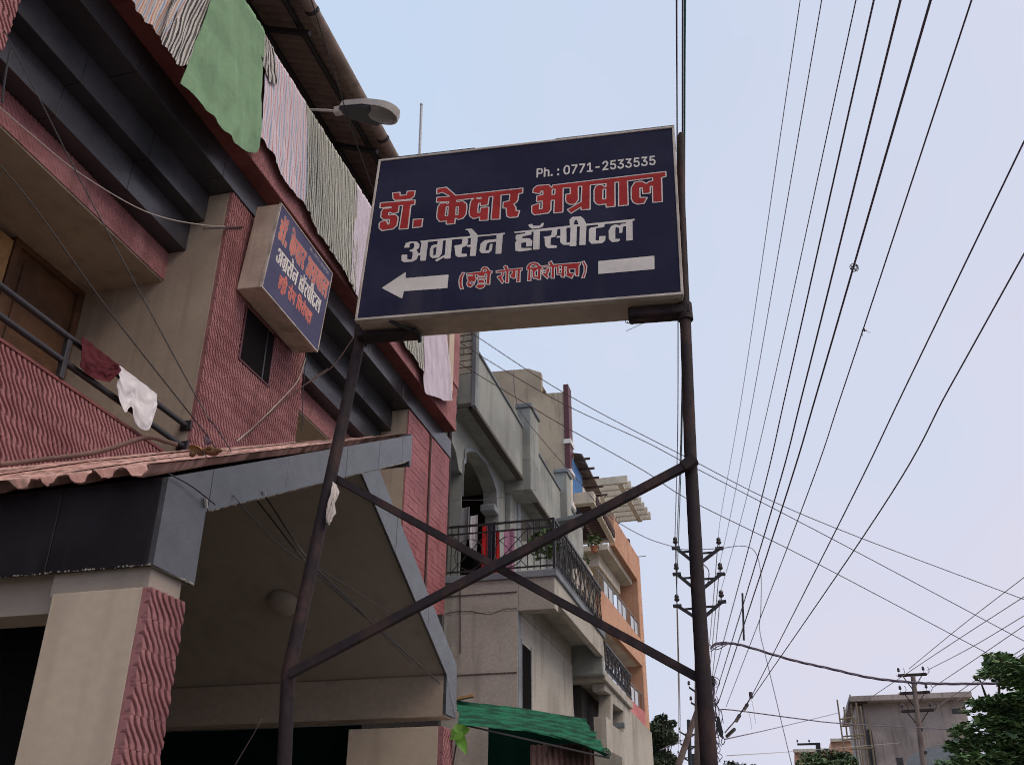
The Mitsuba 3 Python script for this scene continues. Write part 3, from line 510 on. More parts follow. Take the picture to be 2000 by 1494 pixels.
def glyphs(words, grow=0.0):
    out = []
    for w_ in words:
        for o, hs in LET[w_]:
            p = Polygon(o, hs).buffer(0)
            p = p.buffer(2, join_style=1).buffer(-5, join_style=1).buffer(3, join_style=1) if p.area > 30000 else p.buffer(0)
            if grow: p = p.buffer(grow, join_style=2, mitre_limit=2)
            out.append(p)
    return unary_union(out)
def flat(poly, z0, z1):
    out = [trimesh.creation.extrude_polygon(g, z1-z0, engine='earcut') for g in getattr(poly, 'geoms', [poly]) if g.area > 4]
    m = cat(out); v = m.vertices.copy(); v[:, 2] += z0; v *= 0.001
    return trimesh.Trimesh(v, m.faces, process=False)
class Frame:
    """A signboard's own axes: origin at the lower left of the face, u along it, w up it, n out of it; units of millimetres for flat()."""
    def __init__(s, o, u, w):
        s.o = np.asarray(o, float); s.u = np.asarray(u, float)/np.linalg.norm(u); s.w = np.asarray(w, float); s.w -= s.u*(s.w@s.u); s.w /= np.linalg.norm(s.w); s.n = np.cross(s.u, s.w)
    def put(s, m):
        v = m.vertices; return trimesh.Trimesh(s.o+v[:, :1]*s.u+v[:, 1:2]*s.w+v[:, 2:3]*s.n, m.faces, process=False)
    def pt(s, a, b, c=0.0): return s.o+s.u*a+s.w*b+s.n*c
def mm_box(a0, a1, b0, b1, c0, c1, c=0.0): return bx(a0, a1, b0, b1, c0, c1, c)

SW, SH = 1.83, 1.206
cor = 0.75*np.array([[-2.71462492, 5.67950336, 3.74709272], [-0.27911658, 5.8031333, 3.66576141], [-2.6650257, 5.75870955, 5.35276671]])+np.array([0, 0, 1.6])
BIG = Frame(cor[0], cor[1]-cor[0], cor[2]-cor[0])
S1 = thing('signboard', 'large dark blue box signboard held up on two rusty poles', 'signboard')
DEP = 0.22
add(S1, 'case', BIG.put(mm_box(0.006, SW-0.006, 0.006, SH-0.006, -DEP, -0.006, 0.004)), 'sign_case', label='beige sheet metal case with rust stains')
add(S1, 'face', BIG.put(mm_box(0.012, SW-0.012, 0.012, SH-0.012, -0.004, 0.0)), 'sign_navy', label='dark navy printed face')
rim = [mm_box(0, SW, -0.002, 0.014, -0.03, 0.006, 0.002), mm_box(0, SW, SH-0.014, SH+0.002, -0.03, 0.006, 0.002), mm_box(0, 0.014, 0.014, SH-0.014, -0.03, 0.006, 0.002), mm_box(SW-0.014, SW, 0.014, SH-0.014, -0.03, 0.006, 0.002)]
for r_ in rim: add(S1, 'rim', BIG.put(r_), 'sign_rim')
add(S1, 'top_flap', BIG.put(mm_box(0.02, 0.62, SH+0.003, SH+0.009, -DEP, 0.004)), 'iron_dark')
add(S1, 'top_flap', BIG.put(mm_box(1.12, SW, SH+0.004, SH+0.008, -DEP, 0.003)), 'iron_dark')
add(S1, 'red_lettering', BIG.put(flat(glyphs(['doctor', 'kedar', 'agrawal'], -4), 1.8, 3.0)), 'vinyl_red')
add(S1, 'lettering_outline', BIG.put(flat(glyphs(['doctor', 'kedar', 'agrawal'], 3), 0.3, 1.8)), 'vinyl_white')
add(S1, 'white_lettering', BIG.put(flat(glyphs(['hosp1', 'hosp2']), 0.3, 1.8)), 'vinyl_white')
add(S1, 'lettering_outline', BIG.put(flat(glyphs(['spec1', 'spec2', 'spec3', 'spec4', 'spec5'], 1.5), 0.3, 1.8)), 'vinyl_white')
add(S1, 'red_lettering', BIG.put(flat(glyphs(['spec1', 'spec2', 'spec3', 'spec4', 'spec5'], -4.0), 1.8, 3.0)), 'vinyl_red')
add(S1, 'arrow', BIG.put(flat(glyphs(['arrow']), 0.3, 1.8)), 'vinyl_white')
add(S1, 'arrow_tail', BIG.put(flat(glyphs(['bar']), 0.3, 1.8)), 'vinyl_white')
ph = meshkit.text_mesh('Ph. : 0771-2533535', 0.060, 0.0014, True); b = ph.bounds
ph.apply_translation([-b[0][0], 0, 0.0003]); ph.apply_scale([0.700/(b[1][0]-b[0][0]), 1.12, 1]); ph.apply_translation([1.013, 0.922, 0])
add(S1, 'phone_number', BIG.put(ph), 'vinyl_white')
add(S1, 'bracket', BIG.put(mm_box(SW-0.30, SW+0.03, -0.062, -0.004, -0.16, -0.07, 0.006)), 'rusty_pipe')
add(S1, 'bracket', BIG.put(mm_box(-0.03, 0.33, -0.034, -0.004, -0.20, -0.10, 0.006)), 'rusty_pipe')
add(S1, 'cable', tube(smoothpath([BIG.pt(0.20, -0.002, -0.02), BIG.pt(0.24, -0.016, -0.05), BIG.pt(0.29, -0.02, -0.09), BIG.pt(0.33, -0.02, -0.15), BIG.pt(0.33, -0.05, -0.19)]), 0.011, 8), 'iron_black', 40)
def bunch(p, n, r, seed, R=0.003):
    g = np.random.default_rng(seed); out = []
    for i in range(n):
        d = g.normal(0, 1, 3); d /= np.linalg.norm(d); q = g.normal(0, 1, 3); q -= d*(q@d); q /= np.linalg.norm(q)
        t = np.linspace(g.uniform(0, 2), g.uniform(4, 7), 12); rr = r*g.uniform(0.5, 1)
        out.append(tube(np.asarray(p)+np.outer(np.cos(t), d)*rr+np.outer(np.sin(t), q)*rr+np.outer(t-3, g.normal(0, 0.1, 3))*rr, R, 5))
    return cat(out)
add(S1, 'tie_wire', cat([bunch(BIG.pt(SW-0.29, -0.075, -0.1), 4, 0.025, 3, 0.002), tube([BIG.pt(SW-0.26, -0.07, -0.1), BIG.pt(SW-0.20, -0.10, -0.08), BIG.pt(SW-0.31, -0.17, -0.05)], 0.0016, 5), tube([BIG.pt(SW-0.28, -0.07, -0.1), BIG.pt(SW-0.17, -0.085, -0.09)], 0.0016, 5)]), 'wire_brown')

K = thing('sign_stand', 'rusty pipe frame of two leaning poles with crossed braces carrying the large signboard', 'sign stand')
yl, yr = 4.33, 4.46
LP = [at(554, 1520, 1, yl), at(563, 1318, 1, yl), at(640, 960, 1, yl), at(690, 640, 1, yl-0.0)]
LP[0:0] = [LP[0]+(LP[0]-LP[1])*(LP[0][2]/max(0.05, (LP[1]-LP[0])[2]))]
LP[0] = np.array([LP[1][0]-0.16, LP[1][1], -0.02])
RP = [at(1387, 1520, 1, yr), at(1366, 1200, 1, yr), at(1349, 900, 1, yr), at(1338, 610, 1, yr)]
RP[0:0] = [np.array([RP[0][0]-0.12, RP[0][1], -0.02])]
RT = [at(1339.5, 625, 1, yr), at(1331, 400, 1, yr), at(1330, 270, 1, yr), at(1330.5, 262, 1, yr)]
LP[-1] = np.array([LP[-1][0], LP[-1][1]+0.11, LP[-1][2]])
add(K, 'pole', tube(LP, [0.034, 0.034, 0.034, 0.033, 0.032], 16), 'rusty_pipe', 40)
add(K, 'pole', tube(RP, [0.040, 0.038, 0.033, 0.031, 0.029], 16), 'rusty_pipe', 40)
add(K, 'pole', tube(RT, [0.024, 0.022, 0.021, 0.017], 14), 'rusty_pipe', 40)
add(K, 'pole_cap', trimesh.creation.icosphere(subdivisions=2, radius=0.021), 'rusty_pipe', True, to_world=T().translate([float(v) for v in RT[2]]))
for p in (RP[-1], LP[-1]): add(K, 'joint', tube([p-[0, 0, 0.05], p+[0, 0, 0.05]], 0.040, 14), 'rusty_pipe', 40)
def gly(px, py): return at(px, py, 1, yl-0.045)
def gry(px, py): return at(px, py, 1, yr-0.045)
add(K, 'brace', bar(at(566, 1316, 1, yl-0.045), at(1352, 903, 1, yr-0.045), 0.040, 0.040), 'rusty_pipe')
add(K, 'brace', bar(at(655, 934, 1, yl+0.045), at(1368, 1326, 1, yr+0.045), 0.036, 0.036), 'rusty_pipe')
add(K, 'brace_end', bar(at(1335, 912, 1, yr-0.05), at(1358, 896, 1, yr-0.05), 0.05, 0.05), 'rusty_pipe')
add(K, 'tie_wire', cat([bunch(at(1342, 613, 1, yr-0.03), 3, 0.03, 5, 0.002), bunch(at(1334, 415, 1, yr), 2, 0.026, 6, 0.002), bunch(at(1341, 640, 1, yr), 2, 0.03, 7, 0.002)]), 'wire_brown')
# a plastic bag caught on the left pole
def rag(px, yv, w_, seed):
    P = np.array([at(a, b, 1, yv) for a, b in px]); n = len(P); m = 9; t = np.linspace(-1, 1, m); g = np.random.default_rng(seed)
    wd = np.interp(np.linspace(0, 1, n), np.linspace(0, 1, len(w_)), w_)
    Q = P[:, None]+np.stack([np.outer(wd, t), -0.035*np.cos(np.outer(np.ones(n), t*1.5))+0.02*np.sin(np.outer(np.arange(n), t*2)), 0*np.outer(wd, t)], -1)
    Q += 0.008*(meshkit.noise(Q*40, seed)[..., None]-0.5)
    m1, _ = grid_mesh(Q); Q2 = Q.copy(); Q2[..., 1] += 0.004; m2, _ = grid_mesh(Q2); m2.invert(); return cat([m1, m2])
single('plastic_bag', rag([(655, 945), (656, 958), (655, 972), (650, 985), (648, 1000), (645, 1015), (643, 1024)], yl-0.02, [0.006, 0.014, 0.020, 0.012, 0.016, 0.010, 0.003], 4), 'bag_film', 'torn whitish plastic bag caught on the left sign pole', 'plastic bag', None, True)

SMW, SMH = 1.66, 1.42
pa, pb, pc = at(511, 560, 0, -5.62), at(620, 688, 0, -5.60), at(545, 391, 0, -5.545)
SML = Frame(pa, pb-pa, pc-pa); SMW, SMH = np.linalg.norm(pb-pa), np.linalg.norm(pc-pa)
S2 = thing('signboard', 'smaller faded blue box signboard fixed to the red tiled wall', 'signboard')
add(S2, 'case', SML.put(mm_box(0.006, SMW-0.006, 0.006, SMH-0.006, -0.36, -0.006, 0.006)), 'sign_case', label='beige case of the smaller signboard')
add(S2, 'face', SML.put(mm_box(0.012, SMW-0.012, 0.012, SMH-0.012, -0.004, 0.0)), 'sign_navy_faded')
for r_ in (mm_box(0, SMW, -0.002, 0.014, -0.03, 0.006), mm_box(0, SMW, SMH-0.014, SMH+0.002, -0.03, 0.006), mm_box(0, 0.014, 0.014, SMH-0.014, -0.03, 0.006), mm_box(SMW-0.014, SMW, 0.014, SMH-0.014, -0.03, 0.006)):
    add(S2, 'rim', SML.put(r_), 'sign_rim')
from shapely import affinity
def placed(words, box_, grow=0.0):
    """The words' glyphs fitted into box_ = (u0, u1, w0, w1), fractions of the small sign."""
    g = glyphs(words, grow); x0, y0, x1, y1 = glyphs(words).bounds
    u0, u1, w0, w1 = box_[0]*SMW*1000, box_[1]*SMW*1000, box_[2]*SMH*1000, box_[3]*SMH*1000
    sx, sy = (u1-u0)/(x1-x0), (w1-w0)/(y1-y0)
    return affinity.affine_transform(g, [sx, 0, 0, sy, u0-x0*sx, w0-y0*sy])
L1 = (0.05, 0.975, 0.615, 0.925); L2 = (0.10, 0.905, 0.375, 0.625); L3 = (0.20, 0.80, 0.14, 0.365)
add(S2, 'red_lettering', SML.put(flat(placed(['doctor', 'kedar', 'agrawal'], L1, -3), 2.0, 3.4)), 'vinyl_orange')
add(S2, 'lettering_outline', SML.put(flat(placed(['doctor', 'kedar', 'agrawal'], L1, 4), 0.4, 2.0)), 'vinyl_dim')
add(S2, 'white_lettering', SML.put(flat(placed(['hosp1', 'hosp2'], L2, 1), 0.4, 2.0)), 'vinyl_white')
add(S2, 'red_lettering', SML.put(flat(placed(['spec2', 'spec3', 'spec4'], L3, 0.0), 0.4, 2.0)), 'vinyl_orange')
ph2 = meshkit.text_mesh('Ph. : 0771-2533535', 0.05, 0.0014, True); b = ph2.bounds
ph2.apply_translation([-b[0][0], 0, 0.0003]); ph2.apply_scale([0.62/(b[1][0]-b[0][0]), 1, 1]); ph2.apply_translation([SMW-0.72, SMH-0.105, 0])
add(S2, 'phone_number', SML.put(ph2), 'vinyl_dim')

# ---------------------------------------------------------------- street lamp on the parapet, pipe on the roof
LY = 9.75
def lampp(px, py): return at(px, py, 1, LY)
S3 = thing('street_lamp', 'grey cobra-head street lamp reaching out from the top parapet', 'street lamp')
a0, a1 = lampp(585, 213.5), lampp(656, 217)
add(S3, 'arm', tube([a0, a1], 0.020, 10), 'lamp_grey', 40)
add(S3, 'socket', bx(a1[0]-0.02, a1[0]+0.12, LY-0.05, LY+0.05, a1[2]-0.07, a1[2]+0.05, 0.01), 'lamp_grey')
hx0, hz = a1[0]+0.12, a1[2]+0.01; he = lampp(777, 226); HL = math.hypot(he[0]-hx0, he[2]-hz)
def head(z0, z1, grow, a=0.0, b=1.0):
    pts = []
    for i in range(25):
        t = a+(b-a)*i/24; w_ = 0.11+0.10*min(1, t*2.2); w_ = w_ if t < 0.72 else w_*math.sqrt(max(0.0, 1-((t-0.72)/0.28)**2))
        pts.append((hx0+t*HL, max(w_, 0.002)+grow))
    return Polygon([(x, LY+w) for x, w in pts]+[(x, LY-w) for x, w in reversed(pts)]).buffer(0)
add(S3, 'housing', cat([prism(head(0, 0, 0.0), 2, hz-0.03, hz+0.06), prism(head(0, 0, -0.03), 2, hz+0.06, hz+0.10)]), 'lamp_grey', 30)
add(S3, 'underside', prism(head(0, 0, -0.012, 0.0, 0.60), 2, hz-0.075, hz-0.03), 'lamp_black', 30)
lens = trimesh.creation.icosphere(subdivisions=3, radius=1.0); lens.apply_scale([HL*0.29, 0.19, 0.06]); lens.apply_translation([hx0+HL*0.69, LY, hz-0.028])
add(S3, 'lens', lens.slice_plane([0, 0, hz-0.032], [0, 0, -1]), 'lamp_lens', True)
for k in ('housing', 'underside', 'lens'): scene[f'{S3}__{k}']['to_world'] = T().translate([float(hx0), LY, float(hz)]).rotate([0, 1, 0], -math.degrees(math.atan2(he[2]-hz, he[0]-hx0))).translate([-float(hx0), -LY, -float(hz)])
pt0, pt1 = at(819, 310, 1, 16.0), at(823, 205, 1, 16.0)
single('roof_pipe', cat([tube([pt0-[0, 0, 1.2], pt0, pt1], 0.030, 12), tube([pt1-[0, 0, 0.02], pt1+[0, 0, 0.02]], 0.036, 12), bx(pt0[0]-0.15, pt0[0]+0.15, 15.85, 16.15, 13.05, pt0[2]-1.15)]), 'steel_grey', 'thin upright steel pipe above the big signboard', 'pipe', smooth=40)
# things lying on the porch roof
hz_ = [at(a, b, 0, c) for a, b, c in ((0, 907, -5.95), (70, 899, -5.8), (150, 889, -5.6), (200, 880, -5.5), (240, 868, -5.4), (275, 857, -5.3), (300, 855, -5.2), (320, 861, -5.15), (345, 868, -5.1))]
single('hose', tube(smoothpath(hz_), 0.022, 8), 'hose_dusty', 'brown hose lying along the back of the porch roof', 'hose', smooth=40)
ps = at(402, 890, 0, -3.35)
g_ = np.random.default_rng(3)
HK = thing('husk_heap', 'small heap of dry brown husks and a pale shell on the porch roof edge', 'husks')
for i in range(9):
    s = trimesh.creation.icosphere(subdivisions=2, radius=1); s.apply_scale(g_.uniform(0.014, 0.032, 3)*[1.4, 1, 0.8]); v = s.vertices+0.014*(meshkit.noise(s.vertices*2.3+i, i)[:, None]-0.5)
    add(HK, 'husk', trimesh.Trimesh(ps+v+[0.02*(i-4)+g_.normal(0, 0.008), g_.normal(0, 0.012), 0.012+g_.uniform(0, 0.03)], s.faces, process=False), 'wood_brown', True)
for k, (o_, r_) in enumerate((((0.03, -0.03, 0.03), 0.035), ((-0.07, -0.02, 0.045), 0.05))):
    s = trimesh.creation.icosphere(subdivisions=3, radius=1).slice_plane([0, 0, 0.1], [0.3, 0.2, -1]); s.apply_scale([r_, r_*0.5, r_*0.6]); s.apply_transform(trimesh.transformations.rotation_matrix(1.0+k, [1, 0.3, 0])); s.apply_translation(ps+o_)
    add(HK, 'shell', s, 'wood_tan', True)

# ---------------------------------------------------------------- grey house next door (y from 18)
H = thing('grey_house', 'weathered grey house with arched veranda and ornate black balcony rail beside the hospital', 'house')
HX, HB, HG, HP = -6.15, -3.86, -4.60, -5.635      # arch wall, balcony edge, ground floor wall, parapet
add(H, 'ground_wall', bx(-9, HG, 18.0, 23.3, 0, 6.30, 0.01), 'pale_plaster')
add(H, 'ground_wall', bx(-9, HG+0.001, 18.003, 23.2, 6.305, 7.00), 'pale_plaster')
for z, xa in ((6.66, -6.4), (5.12, -5.9)):
    add(H, 'groove', cat([bx(xa, HG-0.02, 17.985, 18.0, z, z+0.022)]), 'dark_joint')
def crack(pts, r=0.006, seed=1):
    p = smoothpath(pts, 6); g = np.random.default_rng(seed); p = p+g.normal(0, 0.012, p.shape)*[1, 0, 1]; return tube(p, r, 4)
add(H, 'crack', crack([at(x, y, 1, 17.997) for x, y in ((868, 1199), (890, 1194), (925, 1194), (955, 1199), (985, 1188), (1009, 1188))]), 'dark_joint')
add(H, 'stain_pipe', tube([at(x, y, 1, 17.97) for x, y in ((899, 1130), (899, 1160), (899, 1220), (899, 1275))], 0.012, 5), 'wire_brown')
# balcony of the first floor
add(H, 'balcony_slab', cat([bx(HG+0.0, HB, 18.02, 23.5, 6.75, 6.99), bx(-9, HB+0.02, 18.015, 23.52, 6.992, 7.06, 0.006)]), 'pale_plaster')
add(H, 'balcony_beam', bx(HG+0.002, HB-0.003, 17.998, 18.30, 6.29, 6.988, 0.01), 'pale_plaster')
add(H, 'balcony_beam', bx(HB-0.14, HB+0.003, 18.30, 23.50, 6.45, 6.985), 'pale_plaster')
add(H, 'balcony_beam', bx(-5.3, HB-0.004, 23.35, 23.62, 6.05, 6.75, 0.01), 'grey_plaster')
add(H, 'floor_edge', cat([bx(-6.4, HB+0.05, 17.95, 18.06, 6.93, 7.07, 0.008), bx(HB-0.06, HB+0.05, 18.06, 23.58, 6.93, 7.07, 0.008)]), 'grey_trim')
# railing
RZ = 8.13
add(H, 'railing', cat([bx(-6.2, HB, 17.98, 18.02, RZ-0.04, RZ), bx(HB-0.02, HB+0.025, 18.0, 23.5, RZ-0.045, RZ+0.005), bx(-6.2, HB, 17.985, 18.015, RZ-0.20, RZ-0.17), bx(-6.2, HB, 17.985, 18.015, 7.14, 7.17), bx(HB-0.012, HB+0.012, 18.0, 23.5, 7.13, 7.16), bx(HB-0.025, HB+0.025, 17.975, 18.025, 7.06, RZ)]), 'iron_black', label='black iron railing with rings and curls')
rl = f'{H}__railing'
for x in (-6.0, -5.86, -5.25, -5.15, -4.40, -4.27, -4.14, -4.01): add(rl, 'bar', bx(x-0.008, x+0.008, 17.99, 18.01, 7.1, RZ), 'iron_black')
def ringp(cx, cz, rx, rz, y): 
    t = np.linspace(0, 2*np.pi, 25); return tube(np.stack([cx+rx*np.cos(t), np.full(25, y), cz+rz*np.sin(t)], -1), 0.010, 6, False)
for cx in (-5.62, -4.78):
    add(rl, 'ring', ringp(cx, 7.50, 0.30, 0.32, 18.0), 'iron_black')
    add(rl, 'cross_bar', cat([bar((cx-0.36, 18.0, 7.17), (cx+0.36, 18.0, 7.92), 0.014), bar((cx-0.36, 18.012, 7.92), (cx+0.36, 18.012, 7.17), 0.014)]), 'iron_black')
def scroll(y0, y1, x, z0, z1, s=1):
    yc, w_ = (y0+y1)/2, (y1-y0)/2*0.9; a = []
    for t in np.linspace(0, 1, 26):
        a.append((x, yc+s*w_*math.sin(2*np.pi*t)*0.9, z0+(z1-z0)*t))
    ra = [(x, yc+s*w_*0.5+0.45*w_*math.cos(t), z1-0.16+0.12*math.sin(t)) for t in np.linspace(0, 5.2, 14)]
    rb = [(x, yc-s*w_*0.5+0.45*w_*math.cos(t+math.pi), z0+0.16+0.12*math.sin(t+math.pi)) for t in np.linspace(0, 5.2, 14)]
    return cat([tube(a, 0.011, 5), tube(ra, 0.010, 5), tube(rb, 0.010, 5)])
def scroll_row(parent, x, y0, y1, z0, z1, step):
    n = int(round((y1-y0)/step)); proto = {s: mikit.ply(scroll(0, step, 0, 0, z1-z0, s), 'iron_black', 40) for s in (1, -1)}
    for i in range(n):
        addref(parent, 'curl', proto[1 if i % 2 else -1], (x, y0+i*step, z0))
        if i % 2 == 0: add(parent, 'bar', bx(x-0.008, x+0.008, y0+i*step-0.008, y0+i*step+0.008, z0, z1), 'iron_black')
scroll_row(rl, HB, 18.06, 23.46, 7.15, RZ-0.04, 0.27)
# first floor wall with the arches
def zy(px, py): p = at(px, py, 0, HX); return (p[1], p[2])
def q2(x, y): return zy(850+x/5.15, 840+y/5.15)
a2 = [q2(*p) for p in ((275, 455), (280, 340), (300, 330), (300, 230), (340, 215), (400, 225), (500, 340), (570, 500), (605, 620), (607, 760), (625, 795))]
ye = a2[-1][0]
arch2 = Polygon(a2+[(ye, 7.05), (ye-0.15, 7.05), (a2[0][0]+0.02, 7.05)]).buffer(0)
w1 = 1.7; y1 = a2[0][0]-0.03
arch1 = Polygon([(y1, 7.05), (y1, 9.72), (y1-0.25, 9.72), (y1-0.5, 10.05), (y1-1.1, 10.3), (y1-1.1, 7.05)])
opening = unary_union([arch2.union(sbox(a2[0][0]-0.0, 7.05, ye-0.10, 9.68)), arch1])
wall = Polygon([(17.9, 7.06), (30.5, 7.06), (30.5, 11.2), (17.9, 11.2)]).difference(opening)
add(H, 'arch_wall', prism(wall, 0, HX-0.32, HX), 'grey_plaster')
rimp = arch2.buffer(0.10, join_style=1).difference(arch2.buffer(0.002)).intersection(sbox(a2[0][0]-0.02, 9.2, 30, 11.1))
add(H, 'arch_rim', prism(rimp, 0, HX, HX+0.035), 'grey_trim')
cap = q2(620, 790)
add(H, 'arch_bracket', bx(HX-0.34, HX+0.04, cap[0]-0.35, cap[0]+0.06, cap[1]-0.16, cap[1]+0.02, 0.02), 'grey_trim')
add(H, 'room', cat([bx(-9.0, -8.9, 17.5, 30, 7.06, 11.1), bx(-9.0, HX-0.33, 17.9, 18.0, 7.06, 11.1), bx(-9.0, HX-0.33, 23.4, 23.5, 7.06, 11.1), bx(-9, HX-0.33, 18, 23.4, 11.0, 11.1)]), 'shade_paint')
add(H, 'inner_ledge', bx(-8.6, -7.2, 22.8, 23.38, 8.9, 9.6), 'window_dark')
add(H, 'pilaster', bx(HX, HX+0.14, 22.75, 23.40, 7.06, 11.0, 0.01), 'grey_plaster')
add(H, 'pilaster', bx(HX, HX+0.165, 23.40, 23.75, 7.06, 11.0, 0.01), 'grey_trim')
add(H, 'door_leaf', bx(-5.55, -4.95, 23.0, 23.06, 7.1, 8.2), 'wood_brown', label='brown door leaf leaning on the balcony')
add(H, 'door_edge', bx(-4.95, -4.80, 22.98, 23.06, 7.1, 8.2), 'wood_tan', label='yellowish edge of the door leaf')
wn = [q2(*p) for p in ((835, 1110), (840, 950), (870, 920), (930, 930), (960, 980), (965, 1110))]
add(H, 'wall_niche', prism(Polygon(wn), 0, HX, HX+0.02), 'dark_joint')
# terrace parapets
PB, PT = 10.96, 12.42
def parapet(y0, y1):
    add(H, 'parapet', bx(HP-0.14, HP, y0, y1, PB, PT-0.06), 'grey_plaster')
    add(H, 'parapet_cap', bx(HP-0.17, HP+0.04, y0, y1, PT-0.06, PT, 0.006), 'grey_trim')
    add(H, 'parapet_foot', bx(HP-0.14, HP+0.02, y0, y1, PB-0.09, PB-0.002, 0.004), 'dark_joint')
parapet(18.22, 22.55); parapet(23.55, 27.30); parapet(28.0, 31.0)
add(H, 'terrace_slab', bx(-9, HP-0.145, 18.2, 30.8, 10.92, 11.18), 'grey_plaster')
add(H, 'parapet_post', bx(HP-0.02, HP+0.075, 18.0, 18.215, PB-0.10, 13.6, 0.006), 'grey_trim')
for y in (22.6, 27.35):
    add(H, 'parapet_post', bx(HP-0.16, HP+0.21, y, y+0.95-0.3*(y > 25), PB+0.5, 12.98, 0.01), 'grey_plaster')
    add(H, 'post_cap', bx(HP-0.20, HP+0.26, y-0.05, y+1.0-0.3*(y > 25), 12.98, 13.10, 0.01), 'grey_trim')
    add(H, 'post_box', bx(HX, HP+0.213, y+0.004, y+0.95-0.3*(y > 25), 10.62, PB+0.5, 0.01), 'grey_plaster')
add(H, 'end_wall', bx(-9, HP-0.022, 18.02, 18.2, 10.95, 11.68), 'grey_plaster')
add(H, 'brick_bed', bx(-7.2, HP-0.022, 18.06, 18.17, 11.68, 13.5), 'dark_joint')
z, r = 11.70, 0
while z < 13.4:
    x = HP-0.024
    first = True
    while x > -6.9:
        L = 0.23 if (r % 2 and first) else 0.46
        add(H, 'brick', bx(x-L+0.012, x, 18.045+float(rng.uniform(0, 0.008)), 18.1, z+0.012, z+0.155, 0.004), 'white_brick'); x -= L; first = False
    z += 0.167; r += 1
add(H, 'drainpipe', tube([(-6.09, 17.93, 11), (-6.09, 17.93, 9), (-6.10, 17.93, 7.1)], 0.045, 10), 'rusty_pipe', 40)
add(H, 'sunshade', bar(at(1090, 1021, 1, 26.0), at(1140, 1011, 1, 26.0), 0.5, 0.10), 'grey_trim')
# ground floor: window, recess, second block with plaster streaks, second balcony
add(H, 'window', bx(HG-0.1, HG+0.003, 18.32, 19.02, 4.2, 5.74), 'void_dark')
add(f'{H}__window', 'frame', cat([bx(HG, HG+0.008, 18.22, 18.30, 4.2, 5.82), bx(HG, HG+0.008, 19.03, 19.1, 4.2, 5.82)]), 'grey_trim')
add(H, 'corner_strip', bx(HG, HG+0.006, 18.004, 18.2, 0, 6.28), 'grey_trim')
add(H, 'side_block', prism([(-9, 0), (-3.55, 0), (-3.55, 4.2), (-4.3, 4.6), (-4.72, 5.2), (-4.78, 6.04), (-9, 6.04)], 1, 23.62, 24.0), 'pale_plaster')
HS = -3.95
blk = Polygon([(24.0, 0), (33.0, 0), (33.0, 5.95), (24.0, 5.95)])
ops = [Polygon([at(x, y, 0, HS)[1:] for x, y in q]) for q in (((1124, 1302), (1170, 1304), (1171, 1368), (1150, 1352), (1131, 1335)), ((1177, 1345), (1193, 1356), (1192, 1406), (1176, 1392)), ((1197, 1373), (1218, 1388), (1218, 1430), (1197, 1416)))]
add(H, 'street_wall', prism(blk.difference(unary_union(ops)), 0, HS-0.30, HS), 'pale_plaster')
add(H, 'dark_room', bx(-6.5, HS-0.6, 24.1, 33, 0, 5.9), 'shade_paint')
add(H, 'wall_ledge', bx(HS-0.3, HS+0.12, 26.1, 26.3, 5.2, 5.32), 'grey_trim')
add(H, 'balcony_slab', bx(-6, HB, 23.64, 28.2, 5.96, 6.16, 0.01), 'pale_plaster')
rl2 = add(H, 'railing', cat([bx(HB-0.02, HB+0.02, 23.7, 28.1, 6.84, 6.89), bx(HB-0.012, HB+0.012, 23.7, 28.1, 6.2, 6.23)]), 'iron_black')
scroll_row(rl2, HB, 23.72, 28.1, 6.2, 6.86, 0.27)
# washing and plants on the balcony
for i, (x0, x1, z0, z1, m_, lb) in enumerate(((-6.0, -5.78, 7.85, 8.72, 'cloth_grey', 'grey cloth'), (-5.80, -5.62, 7.65, 8.55, 'cloth_white', 'white cloth'), (-5.56, -5.42, 7.15, 8.32, 'cloth_red', 'bright red cloth'), (-5.46, -5.28, 7.45, 8.42, 'cloth_night', 'dark blue cloth'), (-5.30, -5.22, 7.2, 8.25, 'cloth_red', 'narrow red cloth'), (-5.14, -4.90, 7.15, 8.30, 'cloth_pink', 'pink cloth'))):
    g_ = np.random.default_rng(60+i)
    m, uv = curtain((x0, 18.55+0.08*i), (x1, 18.5+0.08*i), z0, z1, 0.05, 30.0, 30, 9, seed=40+i, bot=list(z0+g_.uniform(-0.02, 0.16, 5)))
    single('hanging_cloth', m, m_, f'{lb} drying behind the black balcony rail of the grey house', 'cloth', 'washing on the balcony of the grey house', True)
single('washing_line', tube([(-6.1, 18.36, 8.84), (-5.3, 18.36, 8.78), (-4.3, 18.36, 8.9)], 0.006, 5), 'wire_dark', 'washing line across the balcony of the grey house', 'washing line')
